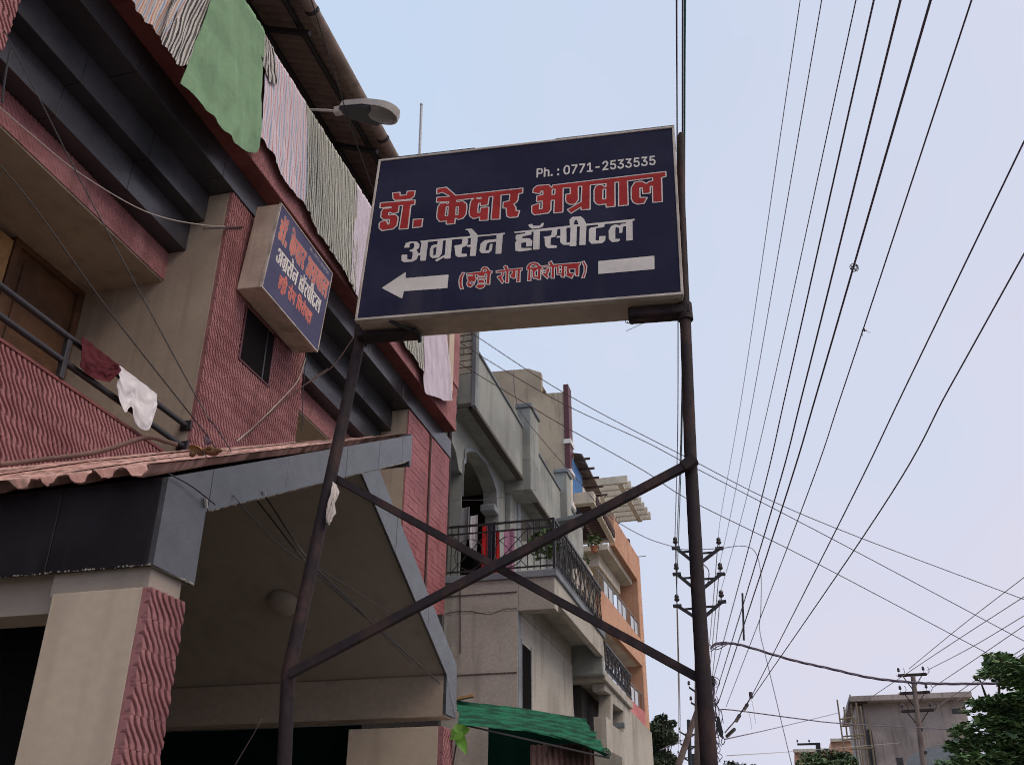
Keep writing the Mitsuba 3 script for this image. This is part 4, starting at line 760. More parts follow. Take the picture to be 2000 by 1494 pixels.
def leaf_cloud(centres, radii, n, size, seed, cols, flat_=0.6, bend=0.25):
    """Many folded leaves of four triangles scattered in ellipsoids, with a colour per leaf."""
    g = np.random.default_rng(seed); V, Fc, Cc = [], [], []
    centres = np.asarray(centres, float); radii = np.asarray(radii, float); vol = np.prod(radii, 1); k = g.choice(len(vol), n, p=vol/vol.sum())
    d = g.normal(0, 1, (n, 3)); d /= np.linalg.norm(d, axis=1, keepdims=True); rr = g.uniform(0.35, 1.0, (n, 1))**0.6
    P = centres[k]+d*rr*radii[k]
    up = np.array([0, 0, 1.0])+g.normal(0, flat_, (n, 3)); up /= np.linalg.norm(up, axis=1, keepdims=True)
    ax = np.cross(up, g.normal(0, 1, (n, 3))); ax /= np.linalg.norm(ax, axis=1, keepdims=True); bx_ = np.cross(up, ax)
    L = size*g.uniform(0.6, 1.25, (n, 1)); W = L*0.30
    pts = [P-ax*L*0.5, P+bx_*W-up*W*bend, P+ax*L*0.5, P-bx_*W-up*W*bend, P+up*0]
    v = np.stack(pts, 1).reshape(-1, 3); b = np.arange(n)[:, None]*5
    f = np.concatenate([b+np.array([[0, 1, 4]]), b+np.array([[1, 2, 4]]), b+np.array([[2, 3, 4]]), b+np.array([[3, 0, 4]])], 0)
    cols = np.asarray(cols, float); c = cols[g.integers(len(cols), size=n)]*g.uniform(0.7, 1.3, (n, 1))
    tone = 0.75+0.5*meshkit.noise(P*1.3/size*0.12, seed)[:, None]
    return trimesh.Trimesh(v, f, process=False), np.repeat(np.clip(c*tone, 0, 1), 5, axis=0)
GREENS = [(0.045, 0.085, 0.028), (0.060, 0.110, 0.034), (0.038, 0.070, 0.026), (0.080, 0.125, 0.042)]
def potted(px, py, ax, val, label, r, n, seed, pot=True):
    c = at(px, py, ax, val); t = thing('potted_plant', label, 'plant')
    m, col = leaf_cloud([c], [[r, r, r*1.1]], n, r*0.55, seed, GREENS)
    add(t, 'leaves', m, 'leaf_dark', color=col)
    if pot: add(t, 'pot', trimesh.creation.revolve([(0, 0), (r*0.35, 0), (r*0.5, r*0.8), (r*0.42, r*0.8), (0, r*0.7)], sections=16), 'terracotta', 30, to_world=T().translate([float(c[0]), float(c[1]), float(c[2]-r*1.5)]))
potted(1063, 1062, 1, 19.0, 'leafy potted plant behind the corner of the black balcony rail', 0.32, 160, 5, False)
potted(1160, 1056, 0, -5.55, 'small flowering plant on the parapet in front of the wooden slats', 0.28, 110, 6)
potted(1140, 1096, 0, -5.55, 'thin plant growing from the grey parapet above the curled balcony rail', 0.22, 60, 7, False)
potted(1162, 1275, 1, 24.2, 'tiny weed growing under the balcony of the grey house', 0.10, 30, 8, False)

# ---------------------------------------------------------------- beige building behind, with the maroon corner strip
Y4 = 31.2
def b4(px, py): p = at(px, py, 1, Y4); return p[0], p[2]
Q = thing('beige_building', 'tall unpainted beige building with a maroon corner strip, behind the grey house', 'building')
XM, ZM = b4(1111, 751); X4 = b4(1101, 781)[0]; zs = b4(1057, 757)
add(Q, 'side_wall', prism([(-16, 8), (X4, 8), (X4, ZM-0.3), (zs[0], zs[1]-0.25), (zs[0], b4(1033, 758)[1]+0.6), (b4(1033, 758)[0], b4(1024, 721)[1]), (-16, b4(1024, 721)[1]+0.35)], 1, Y4, Y4+0.25), 'raw_plaster')
add(Q, 'stair_tower', cat([prism([(b4(1024, 721)[0], b4(1033, 758)[1]), (zs[0]+0.1, b4(1057, 757)[1]), (b4(1042, 728)[0], b4(1033, 724)[1]), (b4(1024, 721)[0], b4(1033, 724)[1])], 1, Y4+0.252, Y4+3)]), 'raw_plaster')
bands = [0, b4(1109, 922)[1], b4(1109, 863)[1], ZM]
for za, zb, m_ in ((8, bands[1]-0.1, 'ivory_paint'), (bands[1]+0.1, bands[2]-0.1, 'maroon_paint'), (bands[2]+0.1, ZM, 'maroon_paint')):
    add(Q, 'corner_strip', bx(X4, X4+0.19, Y4-0.06, Y4+0.5, za, zb, 0.01), m_)
for zb in bands[1:3]: add(Q, 'band', bx(X4-0.03, X4+0.24, Y4-0.10, Y4+0.55, zb-0.09, zb+0.09, 0.01), 'white_paint')
zb = b4(1115, 986)[1]; add(Q, 'band', bx(X4-0.03, X4+0.24, Y4-0.10, Y4+0.55, zb-0.09, zb+0.09, 0.01), 'white_paint')
for i in range(5):
    z = b4(1107, 985)[1]+0.20+i*0.19
    add(Q, 'blue_tile', bx(X4+0.03, X4+0.14, Y4-0.075, Y4-0.055, z, z+0.11), 'blue_sheet')
add(Q, 'front_wall', bx(-7.2, -6.75, Y4+0.3, Y4+6.2, 2, 13.0), 'ivory_paint')
add(Q, 'strip_return', bx(X4+0.0, X4+0.18, Y4+0.5, Y4+0.62, 8, ZM-0.6), 'ivory_paint')
add(Q, 'blue_wall', bx(-6.12, -6.02, Y4+0.3, Y4+2.2, 13.6, 15.25), 'blue_sheet', label='bright blue sheet wall on the roof terrace')
add(Q, 'back_wall', bx(-6.12, -6.02, Y4+2.2, Y4+5.6, 13.6, 14.9), 'ivory_paint')
add(Q, 'tin_roof', corrugated((-5.68, Y4+0.52, 15.42), (0, 1, 0), np.array([-0.97, 0, 0.25]), 4.1, 3.0, 0.2, 0.02), 'asbestos_sheet', 40)
for i in range(5):
    y = Y4+0.75+i*0.95; add(Q, 'purlin', bx(-7.4, -5.45, y-0.035, y+0.035, 15.30, 15.37), 'slat_brown')
xa, xb, ya, yb, zc = -6.6, -5.31, Y4+0.4, Y4+5.0, 13.92
add(Q, 'pergola_frame', cat([bx(xb-0.20, xb, ya, yb, zc-0.42, zc), bx(xa, xb-0.203, ya, ya+0.34, zc-0.42, zc-0.003), bx(xa, xb-0.203, yb-0.3, yb, zc-0.42, zc-0.003)]), 'ivory_paint')
for i in range(14):
    y = ya+0.5+i*(yb-ya-0.9)/13
    add(Q, 'pergola_slat', bx(xa, xb+0.07, y-0.07, y+0.07, zc-0.34, zc-0.06), 'slat_brown')
add(Q, 'terrace_floor', bx(-7.5, -6.4, Y4+0.3, Y4+6, 12.4, 12.6), 'ivory_paint')

# ---------------------------------------------------------------- orange apartment block
A_ = thing('orange_apartment_block', 'orange and cream apartment block with glass-railed balconies closing the row of houses', 'building')
OX, OYA, OYB, ztop = -5.78, 36.0, 46.0, 15.81
add(A_, 'wall', bx(-14, OX-2.6, OYA, OYB-2.2, 0, ztop-1.6), 'ivory_paint')
add(A_, 'corner_pillar', bx(OX-1.0, OX, OYB-1.0, OYB, 0, ztop-0.02, 0.02), 'orange_paint')
add(A_, 'parapet', bx(OX-0.25, OX-0.005, OYA+3.5, OYB-1.0, ztop-1.36, ztop-0.04), 'orange_paint')
add(A_, 'roof_slab', bx(-14, OX-0.26, OYA+3.2, OYB, ztop-1.6, ztop-1.36), 'ivory_paint')
for k, (zr, m_) in enumerate(((12.41, 'orange_paint'), (9.16, 'pink_panel'), (5.90, 'ivory_paint'))):
    p1 = zr-0.76; p0 = p1-1.22; ye = OYB-1.0
    add(A_, 'balcony_wall', bx(OX-0.22, OX-0.01, OYA, ye, p0, p1), m_)
    add(A_, 'balcony_floor', bx(OX-2.6, OX-0.225, OYA, ye, p0, p0+0.2), 'ivory_paint')
    add(A_, 'balcony_side', bx(OX-2.6, OX-0.23, OYA, OYA+0.2, p0+0.2, p1), 'ivory_paint')
    add(A_, 'sun_shade', prism([(OX-2.6, p1+2.0), (OX-0.75, p1+2.0), (OX-0.75, p1+2.75), (OX-2.6, p1+2.5)], 1, OYA+3.6, ye-0.6), 'ivory_paint')
    rr = add(A_, 'railing', tube([(OX-0.1, OYA, zr), (OX-0.1, ye, zr)], 0.03, 8), 'steel_grey', 40)
    for i in range(10):
        y = OYA+0.1+i*(ye-OYA-0.2)/9.0
        add(rr, 'post', bx(OX-0.12, OX-0.08, y-0.02, y+0.02, p1, zr), 'steel_grey')
        if i < 9 and (i+k) % 3: add(rr, 'pane', bx(OX-0.105, OX-0.095, y+0.12, y+0.82, p1+0.06, zr-0.10), 'pane_grey')
    add(A_, 'window', bx(OX-2.62, OX-2.57, OYA+1.2, OYA+2.6, p1-0.2, p1+1.6), 'window_dark')
    add(A_, 'door', bx(OX-2.62, OX-2.57, OYA+4.0, OYA+5.1, p0+0.2, p1+1.6), 'wood_brown')
add(A_, 'pillar', bx(OX-2.6, OX-2.2, OYA+0.2, OYA+0.6, 0, ztop-1.6), 'ivory_paint')
add(A_, 'roof_tank', trimesh.creation.cylinder(radius=0.3, height=0.6, transform=trimesh.transformations.translation_matrix([OX-0.5, OYB-1.3, ztop+0.26])), 'maroon_paint', 40)
add(A_, 'rod', tube([(OX-0.1, OYB-0.1, ztop+0.05), (OX+0.35, OYB-0.1, ztop+0.05)], 0.02, 6), 'steel_grey')
for i in range(8):
    y = 40.0+i*0.72
    add(A_, 'pergola_beam', bx(-7.3-0.03*i, -5.17+0.03*i, y, y+0.16, 17.46, 17.80), 'ivory_paint')
add(A_, 'pergola_edge', bx(-5.62, -5.40, 40.17, 45.2, 17.38, 17.457), 'ivory_paint')
add(A_, 'pergola_edge', bx(-6.85, -6.55, 40.17, 45.2, 17.38, 17.457), 'ivory_paint')
for y in (40.5, 44.6): add(A_, 'pergola_post', bx(-6.85, -6.55, y-0.15, y+0.15, ztop-1.4, 17.37), 'ivory_paint')
_rot = T().translate([OX, 40.08, 0]).rotate([0, 0, 1], -2.0).translate([-OX, -40.08, 0])
for k in [k for k in scene if k.startswith(A_+'__')]: scene[k]['to_world'] = _rot

# ---------------------------------------------------------------- green net awning beside the porch, plant, little roof
n0, n1, n2, n3 = at(893, 1366, 1, 12.4), at(1142, 1400, 1, 13.2), at(1189, 1479, 1, 12.7), at(897, 1416, 1, 11.6)
U, Vv = np.meshgrid(np.linspace(0, 1, 90), np.linspace(0, 1, 34), indexing='ij')
P = (n0*(1-U[..., None])+n1*U[..., None])*(1-Vv[..., None])+(n3*(1-U[..., None])+n2*U[..., None])*Vv[..., None]
fo = meshkit.fbm(np.stack([U*2.0, Vv*8, U*0], -1), 4, 3)-0.5
P[..., 2] += 0.07*fo+0.10*np.sin(np.pi*U)*Vv+0.016*np.sin(Vv*34+5*U+3*fo); P[..., 1] += 0.16*fo
P[..., 0] += np.clip((U-0.93)/0.07, 0, 1)*0.07*(meshkit.noise(np.stack([Vv*14, U*0, U*0], -1), 2)-0.6)
g1, _ = grid_mesh(P); g2, _ = grid_mesh(P-[0, 0.004, 0.004]); g2.invert()
NW = thing('net_awning', 'green shade net awning sagging beside the porch', 'awning')
add(NW, 'net', cat([g1, g2]), 'green_net', True)
add(NW, 'pole', bar(n0-[0.1, 0, 0.03], n1+[0.02, 0, -0.03], 0.03), 'iron_dark')
add(NW, 'pole', bar(n3+[0, 0.05, 0.02], n2+[0, 0.05, 0.0], 0.02), 'iron_dark')
add(NW, 'batten', bar(at(887, 1366, 1, 12.3), at(925, 1358, 1, 12.35), 0.10, 0.03), 'wood_tan')
add(NW, 'fringe', bunch(n2+[-0.03, 0, 0.06], 9, 0.07, 9, 0.003), 'green_net', kind='stuff')
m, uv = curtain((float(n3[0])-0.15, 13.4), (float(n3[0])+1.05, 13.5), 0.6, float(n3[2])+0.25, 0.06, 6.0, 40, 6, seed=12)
add(NW, 'side_cloth', m, 'green_shade', True)  # near-black sheet painted as the shade under the awning
lr0 = at(1035, 1455, 1, 12.95); lr1 = at(1160, 1470, 1, 12.95)
single('low_roof', corrugated(lr0, (1, 0, 0), np.array([0.10, -0.45, -0.88])/np.linalg.norm([0.10, 0.45, 0.88]), float(lr1[0]-lr0[0]), 0.75, 0.075, 0.014), 'roof_sheet_red', 'small rusty corrugated roof under the green awning', 'roof', smooth=40)
single('shop_wall', bx(-3.6, -2.55, 13.6, 13.8, 0, float(at(1000, 1452, 1, 13.6)[2])), 'maroon_paint', 'dark maroon wall under the green awning', 'wall')
pc_ = at(895, 1442, 1, 9.2); pl = thing('climbing_plant', 'plant with pale green leaves beside the porch column under the awning', 'plant')
def bigleaf(c, d, L, w_, seed):
    g = np.random.default_rng(seed); d = np.asarray(d, float)/np.linalg.norm(d); s = np.cross(d, [0.2, -1, 0.3]); s /= np.linalg.norm(s); nn = np.cross(s, d); t = np.linspace(0, 1, 9); out = []
    W = w_*np.sin(np.pi*t**0.8)+0.002; Pm = c+np.outer(t*L, d)+np.outer(-0.25*L*t*t, [0, 0, 1]); G_ = np.stack([Pm-s*W[:, None]+nn*W[:, None]*0.3, Pm, Pm+s*W[:, None]+nn*W[:, None]*0.3], 1)
    a, _ = grid_mesh(G_); return a
for i, (dx, dz, L_) in enumerate(((0.08, -0.10, 0.20), (-0.10, -0.02, 0.13), (0.10, 0.05, 0.13), (-0.05, 0.10, 0.12), (-0.12, -0.06, 0.10))):
    add(pl, 'leaf', bigleaf(pc_+np.array([-0.02+0.02*i, -0.01*i, 0.05]), (dx, -0.03, dz), L_, 0.05, i), 'leaf_bright', True)
add(pl, 'stem', tube([pc_+[0, 0, 0.06], pc_+[-0.05, 0.02, -0.2], pc_+[-0.08, 0.02, -0.9]], 0.008, 6), 'wire_brown')

# ---------------------------------------------------------------- utility poles
def insulator(p):
    m = trimesh.creation.revolve([(0, 0), (0.035, 0.0), (0.055, 0.02), (0.06, 0.05), (0.04, 0.07), (0.05, 0.09), (0.048, 0.12), (0.03, 0.15), (0, 0.16)], sections=14); m.apply_translation(np.asarray(p)+[0, 0, 0.10]); return cat([m, tube([np.asarray(p), np.asarray(p)+[0, 0, 0.12]], 0.010, 6)])
UY = 21.0
def up_(px, py): return at(px, py, 1, UY)
UPOLE = thing('utility_pole', 'tall utility pole with three pairs of V arms rising behind the right sign pole', 'utility pole')
ub, ut = up_(1374, 1490), up_(1362, 1052)
dirn = (ut-ub)/np.linalg.norm(ut-ub)
add(UPOLE, 'mast', tube([ub-dirn*(ub[2]/dirn[2]), ub, up_(1370, 1330), up_(1366, 1180), ut], [0.22, 0.185, 0.14, 0.105, 0.09], 18), 'pole_concrete', 40)
INS = {}
for k, (lx, ly, rx, ry, by) in enumerate(((1320, 1070, 1405, 1071, 1098), (1322, 1121, 1408, 1121, 1150), (1323, 1183, 1410, 1175, 1206))):
    c = up_(1363+k*2.0, by); L_, R_ = up_(lx, ly), up_(rx, ry)
    for s_, e in (('L', L_), ('R', R_)):
        k0 = c+np.array([(-0.08 if s_ == 'L' else 0.08), 0, 0]); arm = add(UPOLE, 'arm', cat([bar(k0, e, 0.065), bar(e-[0.09, 0, 0], e+[0.09, 0, 0], 0.09, 0.06)]), 'iron_dark')
        mid = k0+(e-k0)*0.72; add(arm, 'strut', bar([c[0], UY, mid[2]], mid, 0.04), 'iron_dark')
        add(arm, 'insulator', insulator(e), 'porcelain', 40); INS[s_+str(k)] = e+[0, 0, 0.24]
add(UPOLE, 'jumper', cat([tube(smoothpath([up_(x, y) for x, y in q]), 0.012, 6) for q in (((1355, 1100), (1348, 1108), (1352, 1124), (1360, 1132)), ((1374, 1102), (1384, 1114), (1383, 1135), (1376, 1150)))]), 'wire_dark', 40)
g_ = np.random.default_rng(5)
add(UPOLE, 'cable_clutter', cat([tube(smoothpath([up_(x, y)-[0, 0.2, 0] for x, y in q]), r, 6) for q, r in (
    (((1386, 1320), (1394, 1335), (1392, 1360), (1399, 1380), (1396, 1410)), 0.016), (((1392, 1330), (1396, 1350), (1393, 1380)), 0.022), (((1398, 1372), (1406, 1395), (1400, 1420), (1406, 1450), (1401, 1470), (1408, 1490)), 0.010),
    (((1396, 1405), (1404, 1420), (1398, 1440), (1402, 1455)), 0.020), (((1402, 1380), (1412, 1400), (1408, 1425), (1416, 1445)), 0.008), (((1410, 1390), (1414, 1415)), 0.008), (((1400, 1470), (1412, 1478), (1404, 1490)), 0.008), (((1412, 1440), (1417, 1448), (1413, 1456), (1410, 1449), (1414, 1442)), 0.010))]), 'wire_dark', 40)
add(UPOLE, 'cable_clutter', cat([bunch(up_(1396, y)-[0, 0.2, 0], 5, 0.12, int(y), 0.008) for y in (1335, 1372, 1400, 1430, 1462)]), 'wire_dark')
add(UPOLE, 'cable_box', prism([tuple(up_(x, y)[[0, 2]]) for x, y in ((1402, 1402), (1407, 1404), (1414, 1432), (1412, 1444), (1407, 1440), (1401, 1420))], 1, UY-0.32, UY-0.18), 'iron_dark')
add(UPOLE, 'cable_box', bx(*(lambda a: (a[0]-0.07, a[0]+0.07))(up_(1390, 1332)), UY-0.3, UY-0.1, up_(1390, 1332)[2]-0.08, up_(1390, 1332)[2]+0.08, 0.01), 'iron_dark')

# far pole at the right, with three crossarms
FY = 42.0
def fp(px, py): return at(px, py, 1, FY)
FP = thing('utility_pole', 'far utility pole with three crossarms in front of the grey concrete building', 'utility pole')
a, b = fp(1804, 1494), fp(1783, 1320)
d_ = (b-a)/np.linalg.norm(b-a)
add(FP, 'mast', tube([a-d_*(a[2]/d_[2]), a, b], [0.12, 0.115, 0.09], 12), 'pole_concrete', 40)
for k, (l, r, y_) in enumerate(((1754, 1810, 1318), (1757, 1816, 1353), (1761, 1824, 1388))):
    L_, R_ = fp(l, y_+1), fp(r, y_-2); arm = add(FP, 'crossarm', bar(L_, R_, 0.12, 0.10), 'rusty_pipe')
    mid = fp((l+r)/2+2, y_+30)
    add(arm, 'stay', cat([bar(L_+(R_-L_)*0.15, mid, 0.035), bar(L_+(R_-L_)*0.85, mid, 0.035)]), 'rusty_pipe')
    for e in (L_+[0.05, 0, 0.05], R_+[-0.1, 0, 0.05]):
        add(arm, 'insulator', insulator(e), 'porcelain', 40)
        add(arm, 'stirrup', tube([e+[0.22*math.cos(t), 0, 0.12+0.20*math.sin(t)] for t in np.linspace(-2.2, 0.6, 10)], 0.012, 5), 'rusty_pipe')
for x_ in (1795,): add(FP, 'clamp', bar(fp(1794, 1424), fp(1802, 1424), 0.18, 0.1), 'iron_dark')
add(FP, 'clamp', bar(fp(1801, 1470), fp(1810, 1469), 0.2, 0.1), 'iron_dark')

# distant poles behind the sign pole, leaning concrete post, H-arm pole
DY = 62.0
def dp(px, py): return at(px, py, 1, DY)
D1 = thing('utility_pole', 'distant dark utility pole with V arms between the orange block and the right sign pole', 'utility pole')
add(D1, 'mast', tube([np.array([dp(1349, 1494)[0]+0.1, DY, 0]), dp(1348, 1494), dp(1345, 1405)], 0.12, 10), 'iron_dark', 40)
for (lx, rx, y_, by) in ((1327, 1364, 1428, 1440), (1329, 1365, 1452, 1464), (1325, 1368, 1474, 1486)):
    c = dp(1347, by); arm = add(D1, 'arm', cat([bar(c, dp(lx, y_), 0.09), bar(c, dp(rx, y_), 0.09), bar(dp((lx*0.6+1347*0.4), y_+5), dp((rx*0.6+1347*0.4), y_+5), 0.06)]), 'iron_dark')
    for e in (dp(lx, y_), dp(rx, y_)): add(arm, 'insulator', insulator(e), 'porcelain')
D3 = thing('utility_pole', 'short dark pole beside the distant utility pole', 'utility pole')
add(D3, 'mast', tube([np.array([dp(1355, 1494)[0], DY-3, 0]), at(1355, 1472, 1, DY-3)], 0.18, 10), 'iron_dark', 40)
LE = thing('leaning_post', 'pale leaning concrete post beside the right sign pole', 'post')
l0, l1 = at(1325, 1494, 1, 40), at(1366, 1374, 1, 40)
add(LE, 'mast', tube([l0-(l1-l0)/np.linalg.norm(l1-l0)*(l0[2]/((l1-l0)[2]/np.linalg.norm(l1-l0))), l0, l1], [0.15, 0.13, 0.09], 12), 'pole_concrete', 40)
for (x0, y0_, x1, y1_) in ((1346, 1342, 1366, 1356), (1350, 1372, 1364, 1380)):
    arm = add(LE, 'arm', bar(at(x0, y0_, 1, 40), at(x1, y1_, 1, 40), 0.07), 'iron_dark'); add(arm, 'insulator', insulator(at(x0, y0_, 1, 40)), 'porcelain')
HP_ = thing('crossarm_pole', 'distant short pole with one level crossarm above the low orange houses', 'utility pole')
def hp(px, py): return at(px, py, 1, 66.0)
add(HP_, 'mast', tube([np.array([hp(1597, 1494)[0], 66, 0]), hp(1597, 1450)], 0.15, 10), 'iron_dark', 40)
arm = add(HP_, 'crossarm', bar(hp(1557, 1453), hp(1599, 1452), 0.12), 'iron_dark')
for x_ in (1558, 1581): add(arm, 'insulator', insulator(hp(x_, 1452)), 'porcelain')

# ---------------------------------------------------------------- wires
def wire(name, pts, r, m_, label, group=None, n=None, catn='wire'):
    return single(name, tube(np.vstack([np.asarray(p, float) for p in pts]), r, 6), m_, label, catn, group, 40)
ORD = ['leftmost', 'second', 'third', 'fourth', 'fifth', 'sixth', 'seventh']
top_px = [1563, 1605, 1672, 1707, 1759, 1818, 1898]
mid_px = [1451, 1474, 1508, 1536.6, 1569.6, 1597.6, 1647]
low_px = [1409, 1428, 1451, 1480.5, 1506, 1525, 1564]
ends = [INS['R0'], INS['R1'], INS['R2'], up_(1392, 1330), up_(1398, 1355), up_(1403, 1372), up_(1418, 1380)]
radii = [0.0042, 0.0045, 0.0048, 0.0070, 0.0082, 0.0090, 0.0062]
def overhead(e, tops, zt, r, m_, label, group=None, back=7.0, name='overhead_wire'):
    """A street wire from the point e through pixels of the photograph, at heights that run from e's to zt."""
    e = np.asarray(e, float); pts = [e]
    for px, py, f in tops: pts.append(at(px, py, 2, e[2]+(zt-e[2])*f))
    d = pts[-1]-pts[-2]; d /= np.linalg.norm(d); pts.append(pts[-1]+d*back)
    return wire(name, [smoothpath(pts, 10)], r, m_, label, group)
for i in range(7):
    zt = ends[i][2]*0.35+0.65*7.2 if i > 2 else ends[i][2]-0.15
    overhead(ends[i], [(low_px[i], 1000, 0.35), (mid_px[i], 760, 0.7), (top_px[i], 0, 1.0)], zt, radii[i], 'wire_dark', f'{ORD[i]} from the left of the seven overhead wires fanning up right of the signboard'.replace('leftmost from the left', 'leftmost'), 'overhead wires along the street')
e89 = at(1467, 1361, 1, 19.0)
overhead(e89, [(1650.4, 1000, 0.4), (1766.5, 760, 0.7), (2000, 277, 1.0)], 6.4, 0.0075, 'wire_dark', 'upper of the two thick wires running from the wire fork to the right edge', 'overhead wires along the street', 5)
overhead(e89+[0.03, 0, 0], [(1717.6, 1000, 0.4), (1853, 760, 0.7), (2000, 496, 1.0)], 6.1, 0.0075, 'wire_dark', 'lower of the two thick wires running from the wire fork to the right edge', 'overhead wires along the street', 5)
wire('stay_wire', [e89, at(1456, 1378, 1, 19.4), at(1440, 1402, 1, 20), at(1416, 1430, 1, 20.8)], 0.012, 'wire_dark', 'short stay running from the wire fork to the cluttered utility pole')
for q, lb in (((1459, 1376, 1454, 1384), 'topmost'), ((1444, 1397, 1438, 1407), 'middle'), ((1434, 1424, 1420, 1437), 'lowest')):
    single('strain_insulator', tube([at(q[0], q[1], 1, 19.6), at(q[2], q[3], 1, 20.2)], 0.035, 10), 'porcelain', f'{lb} of three dark strain insulators beside the cluttered utility pole', 'insulator', 'strain insulators on the stay', 40)
single('strain_insulator', tube([e89-[0, 0, 0.02], e89+[0, 0, 0.09]], 0.035, 10), 'porcelain', 'dark insulator at the fork of the two thick wires', 'insulator', None, 40)
wire('dangling_wire', [e89, at(1472, 1385, 1, 19), at(1476, 1412, 1, 19)], 0.004, 'wire_pale', 'thin wire end dangling from the wire fork')
wire('dangling_wire', [at(1462, 1388, 1, 19), at(1466, 1405, 1, 19), at(1468, 1424, 1, 19)], 0.004, 'wire_pale', 'thin wire end dangling left of the wire fork')
# left circuit, passing above and behind the signboard
for i, (tx, tx2, m_, lb) in enumerate(((1321.5, 1324, 'wire_dark', 'leftmost of three wires rising behind the right end of the signboard'), (1333.5, 1331, 'wire_dark', 'middle of three wires rising behind the right end of the signboard'), (1338, 1333, 'wire_teal', 'teal-grey wire at the right of the three behind the large signboard'))):
    overhead(INS['L'+str(i)], [(tx2, 800, 0.5), (tx, 0, 1.0)], INS['L'+str(i)][2]-0.2, 0.0075, m_, lb, 'wires behind the signboard')
for i in range(3):
    wire('overhead_wire', [sag(INS['L'+str(i)], dp((1327, 1329, 1325)[i], (1428, 1452, 1474)[i])+[0, 0, 0.2], 0.5)], 0.010, 'wire_pale', f'pale wire running down the street from the {("top", "middle", "bottom")[i]} left pole arm', 'wires going on down the street')
    wire('overhead_wire', [sag(INS['R'+str(i)], dp((1364, 1365, 1368)[i], (1428, 1452, 1474)[i])+[0, 0, 0.2], 0.5)], 0.010, 'wire_pale', f'pale wire running down the street from the {("top", "middle", "bottom")[i]} right pole arm', 'wires going on down the street')
# knots on the wires
single('wire_knot', bunch(at(1668, 524, 2, 7.3), 7, 0.05, 21, 0.004), 'wire_brown', 'tangled knot of wire on the sixth overhead wire', 'wire knot')
single('wire_knot', cat([bunch(at(1688, 645, 2, 7.0), 3, 0.03, 22, 0.003), tube([at(1686, 644, 2, 7.0), at(1700, 650, 2, 7.0)], 0.0025, 5), tube([at(1685, 645, 2, 7.0), at(1684, 657, 2, 7.0)], 0.0025, 5)]), 'wire_brown', 'small loose tie on the seventh overhead wire', 'wire knot')
single('hanging_rod', bar(at(1450, 1158, 1, 18), at(1453, 1250, 1, 18), 0.035), 'iron_dark', 'short dark rod hanging among the overhead wires right of the V-arm pole', 'rod')
# service lines crossing from left to right
def cross(px, ys, r, m_, label, name='service_wire'):
    pts = [at(x, y, 1, yy) for (x, y), yy in zip(px, ys)]
    return wire(name, [smoothpath(pts, 8)], r, m_, label)
cross([(905, 640), (1103, 768), (1341, 893), (1580, 1010), (2020, 1178)], [17.3, 18, 19.5, 21, 24], 0.0085, 'wire_brown', 'uppermost of three long service wires slanting down rightwards from the hospital')
cross([(868, 648), (960, 708), (1103, 790), (1257, 861), (1341, 905), (1640, 1060), (2020, 1262)], [17.3, 17.6, 18, 19, 19.5, 21, 24], 0.0085, 'wire_brown', 'middle of three long service wires slanting down rightwards from the hospital')
cross([(876, 697), (1000, 772), (1103, 833), (1257, 919), (1348, 977), (1580, 1092), (1960, 1292)], [17.3, 17.7, 18, 19, 19.5, 21, 24], 0.0085, 'wire_brown', 'lowest of three long service wires slanting down rightwards from the hospital')
cross([(1003, 728), (1006, 770), (1018, 806), (1060, 860), (1130, 940), (1187, 1005), (1258, 1048), (1317, 1068), (1340, 1073), (1403, 1071), (1450, 1066), (1475, 1078), (1486, 1120), (1486, 1190), (1484, 1232), (1500, 1300), (1548, 1500)], [18.5, 18.6, 18.8, 19, 19.5, 20, 20.5, 20.8, 20.8, 20.8, 20.8, 20.8, 20.6, 20.6, 20.6, 20.2, 20], 0.008, 'wire_dark', 'loose wire looping from the grey house over the pole arms, then dropping')
cross([(872, 735), (925, 730), (965, 727), (1000, 723)], [17.4, 20, 25, 30.5], 0.012, 'wire_dark', 'dark wire leading from the hospital to the beige building')
bc = smoothpath([at(x, y, 1, 20.7+0.1*i) for i, (x, y) in enumerate(((1388, 1265), (1398, 1258), (1418, 1256), (1450, 1260), (1545, 1288), (1620, 1305), (1700, 1323), (1780, 1332), (1850, 1335), (1945, 1334)))], 10)
tw = np.arange(len(bc))*0.55
single('twisted_cable', cat([tube(bc+0.016*np.stack([0*tw, np.cos(tw+k), np.sin(tw+k)], -1), 0.014, 6) for k in (0, 2.1, 4.2)]), 'wire_dark', 'thick twisted cable sagging from the cluttered pole to the tree at the right edge', 'cable', smooth=40)
for q, lb in ((((1388, 1268), (1396, 1256), (1420, 1253)), 'upper'), (((1388, 1272), (1402, 1262), (1420, 1257)), 'lower'), (((1386, 1258), (1400, 1268), (1424, 1256)), 'sagging middle')):
    cross(list(q), [20.7, 20.7, 20.7], 0.010, 'wire_dark', f'{lb} loose strand joining the twisted cable to the utility pole', 'cable_end')
cross([(1402, 1386), (1430, 1386), (1560, 1403), (1640, 1412), (1800, 1421), (2020, 1432)], [20.7, 20.8, 22, 24, 28, 34], 0.012, 'wire_dark', 'lower thin cable running right in front of the concrete building')
cross([(1416, 1443), (1520, 1420), (1640, 1391)], [21, 40, 58], 0.014, 'wire_dark', 'thin wire rising from the cluttered pole to the scaffolded building')
cross([(1420, 1475), (1560, 1466), (1760, 1450)], [21, 40, 60], 0.010, 'wire_pale', 'faint level wire above the low orange houses')
FW = ['third', 'second', 'first', 'fourth', 'fifth', 'sixth']
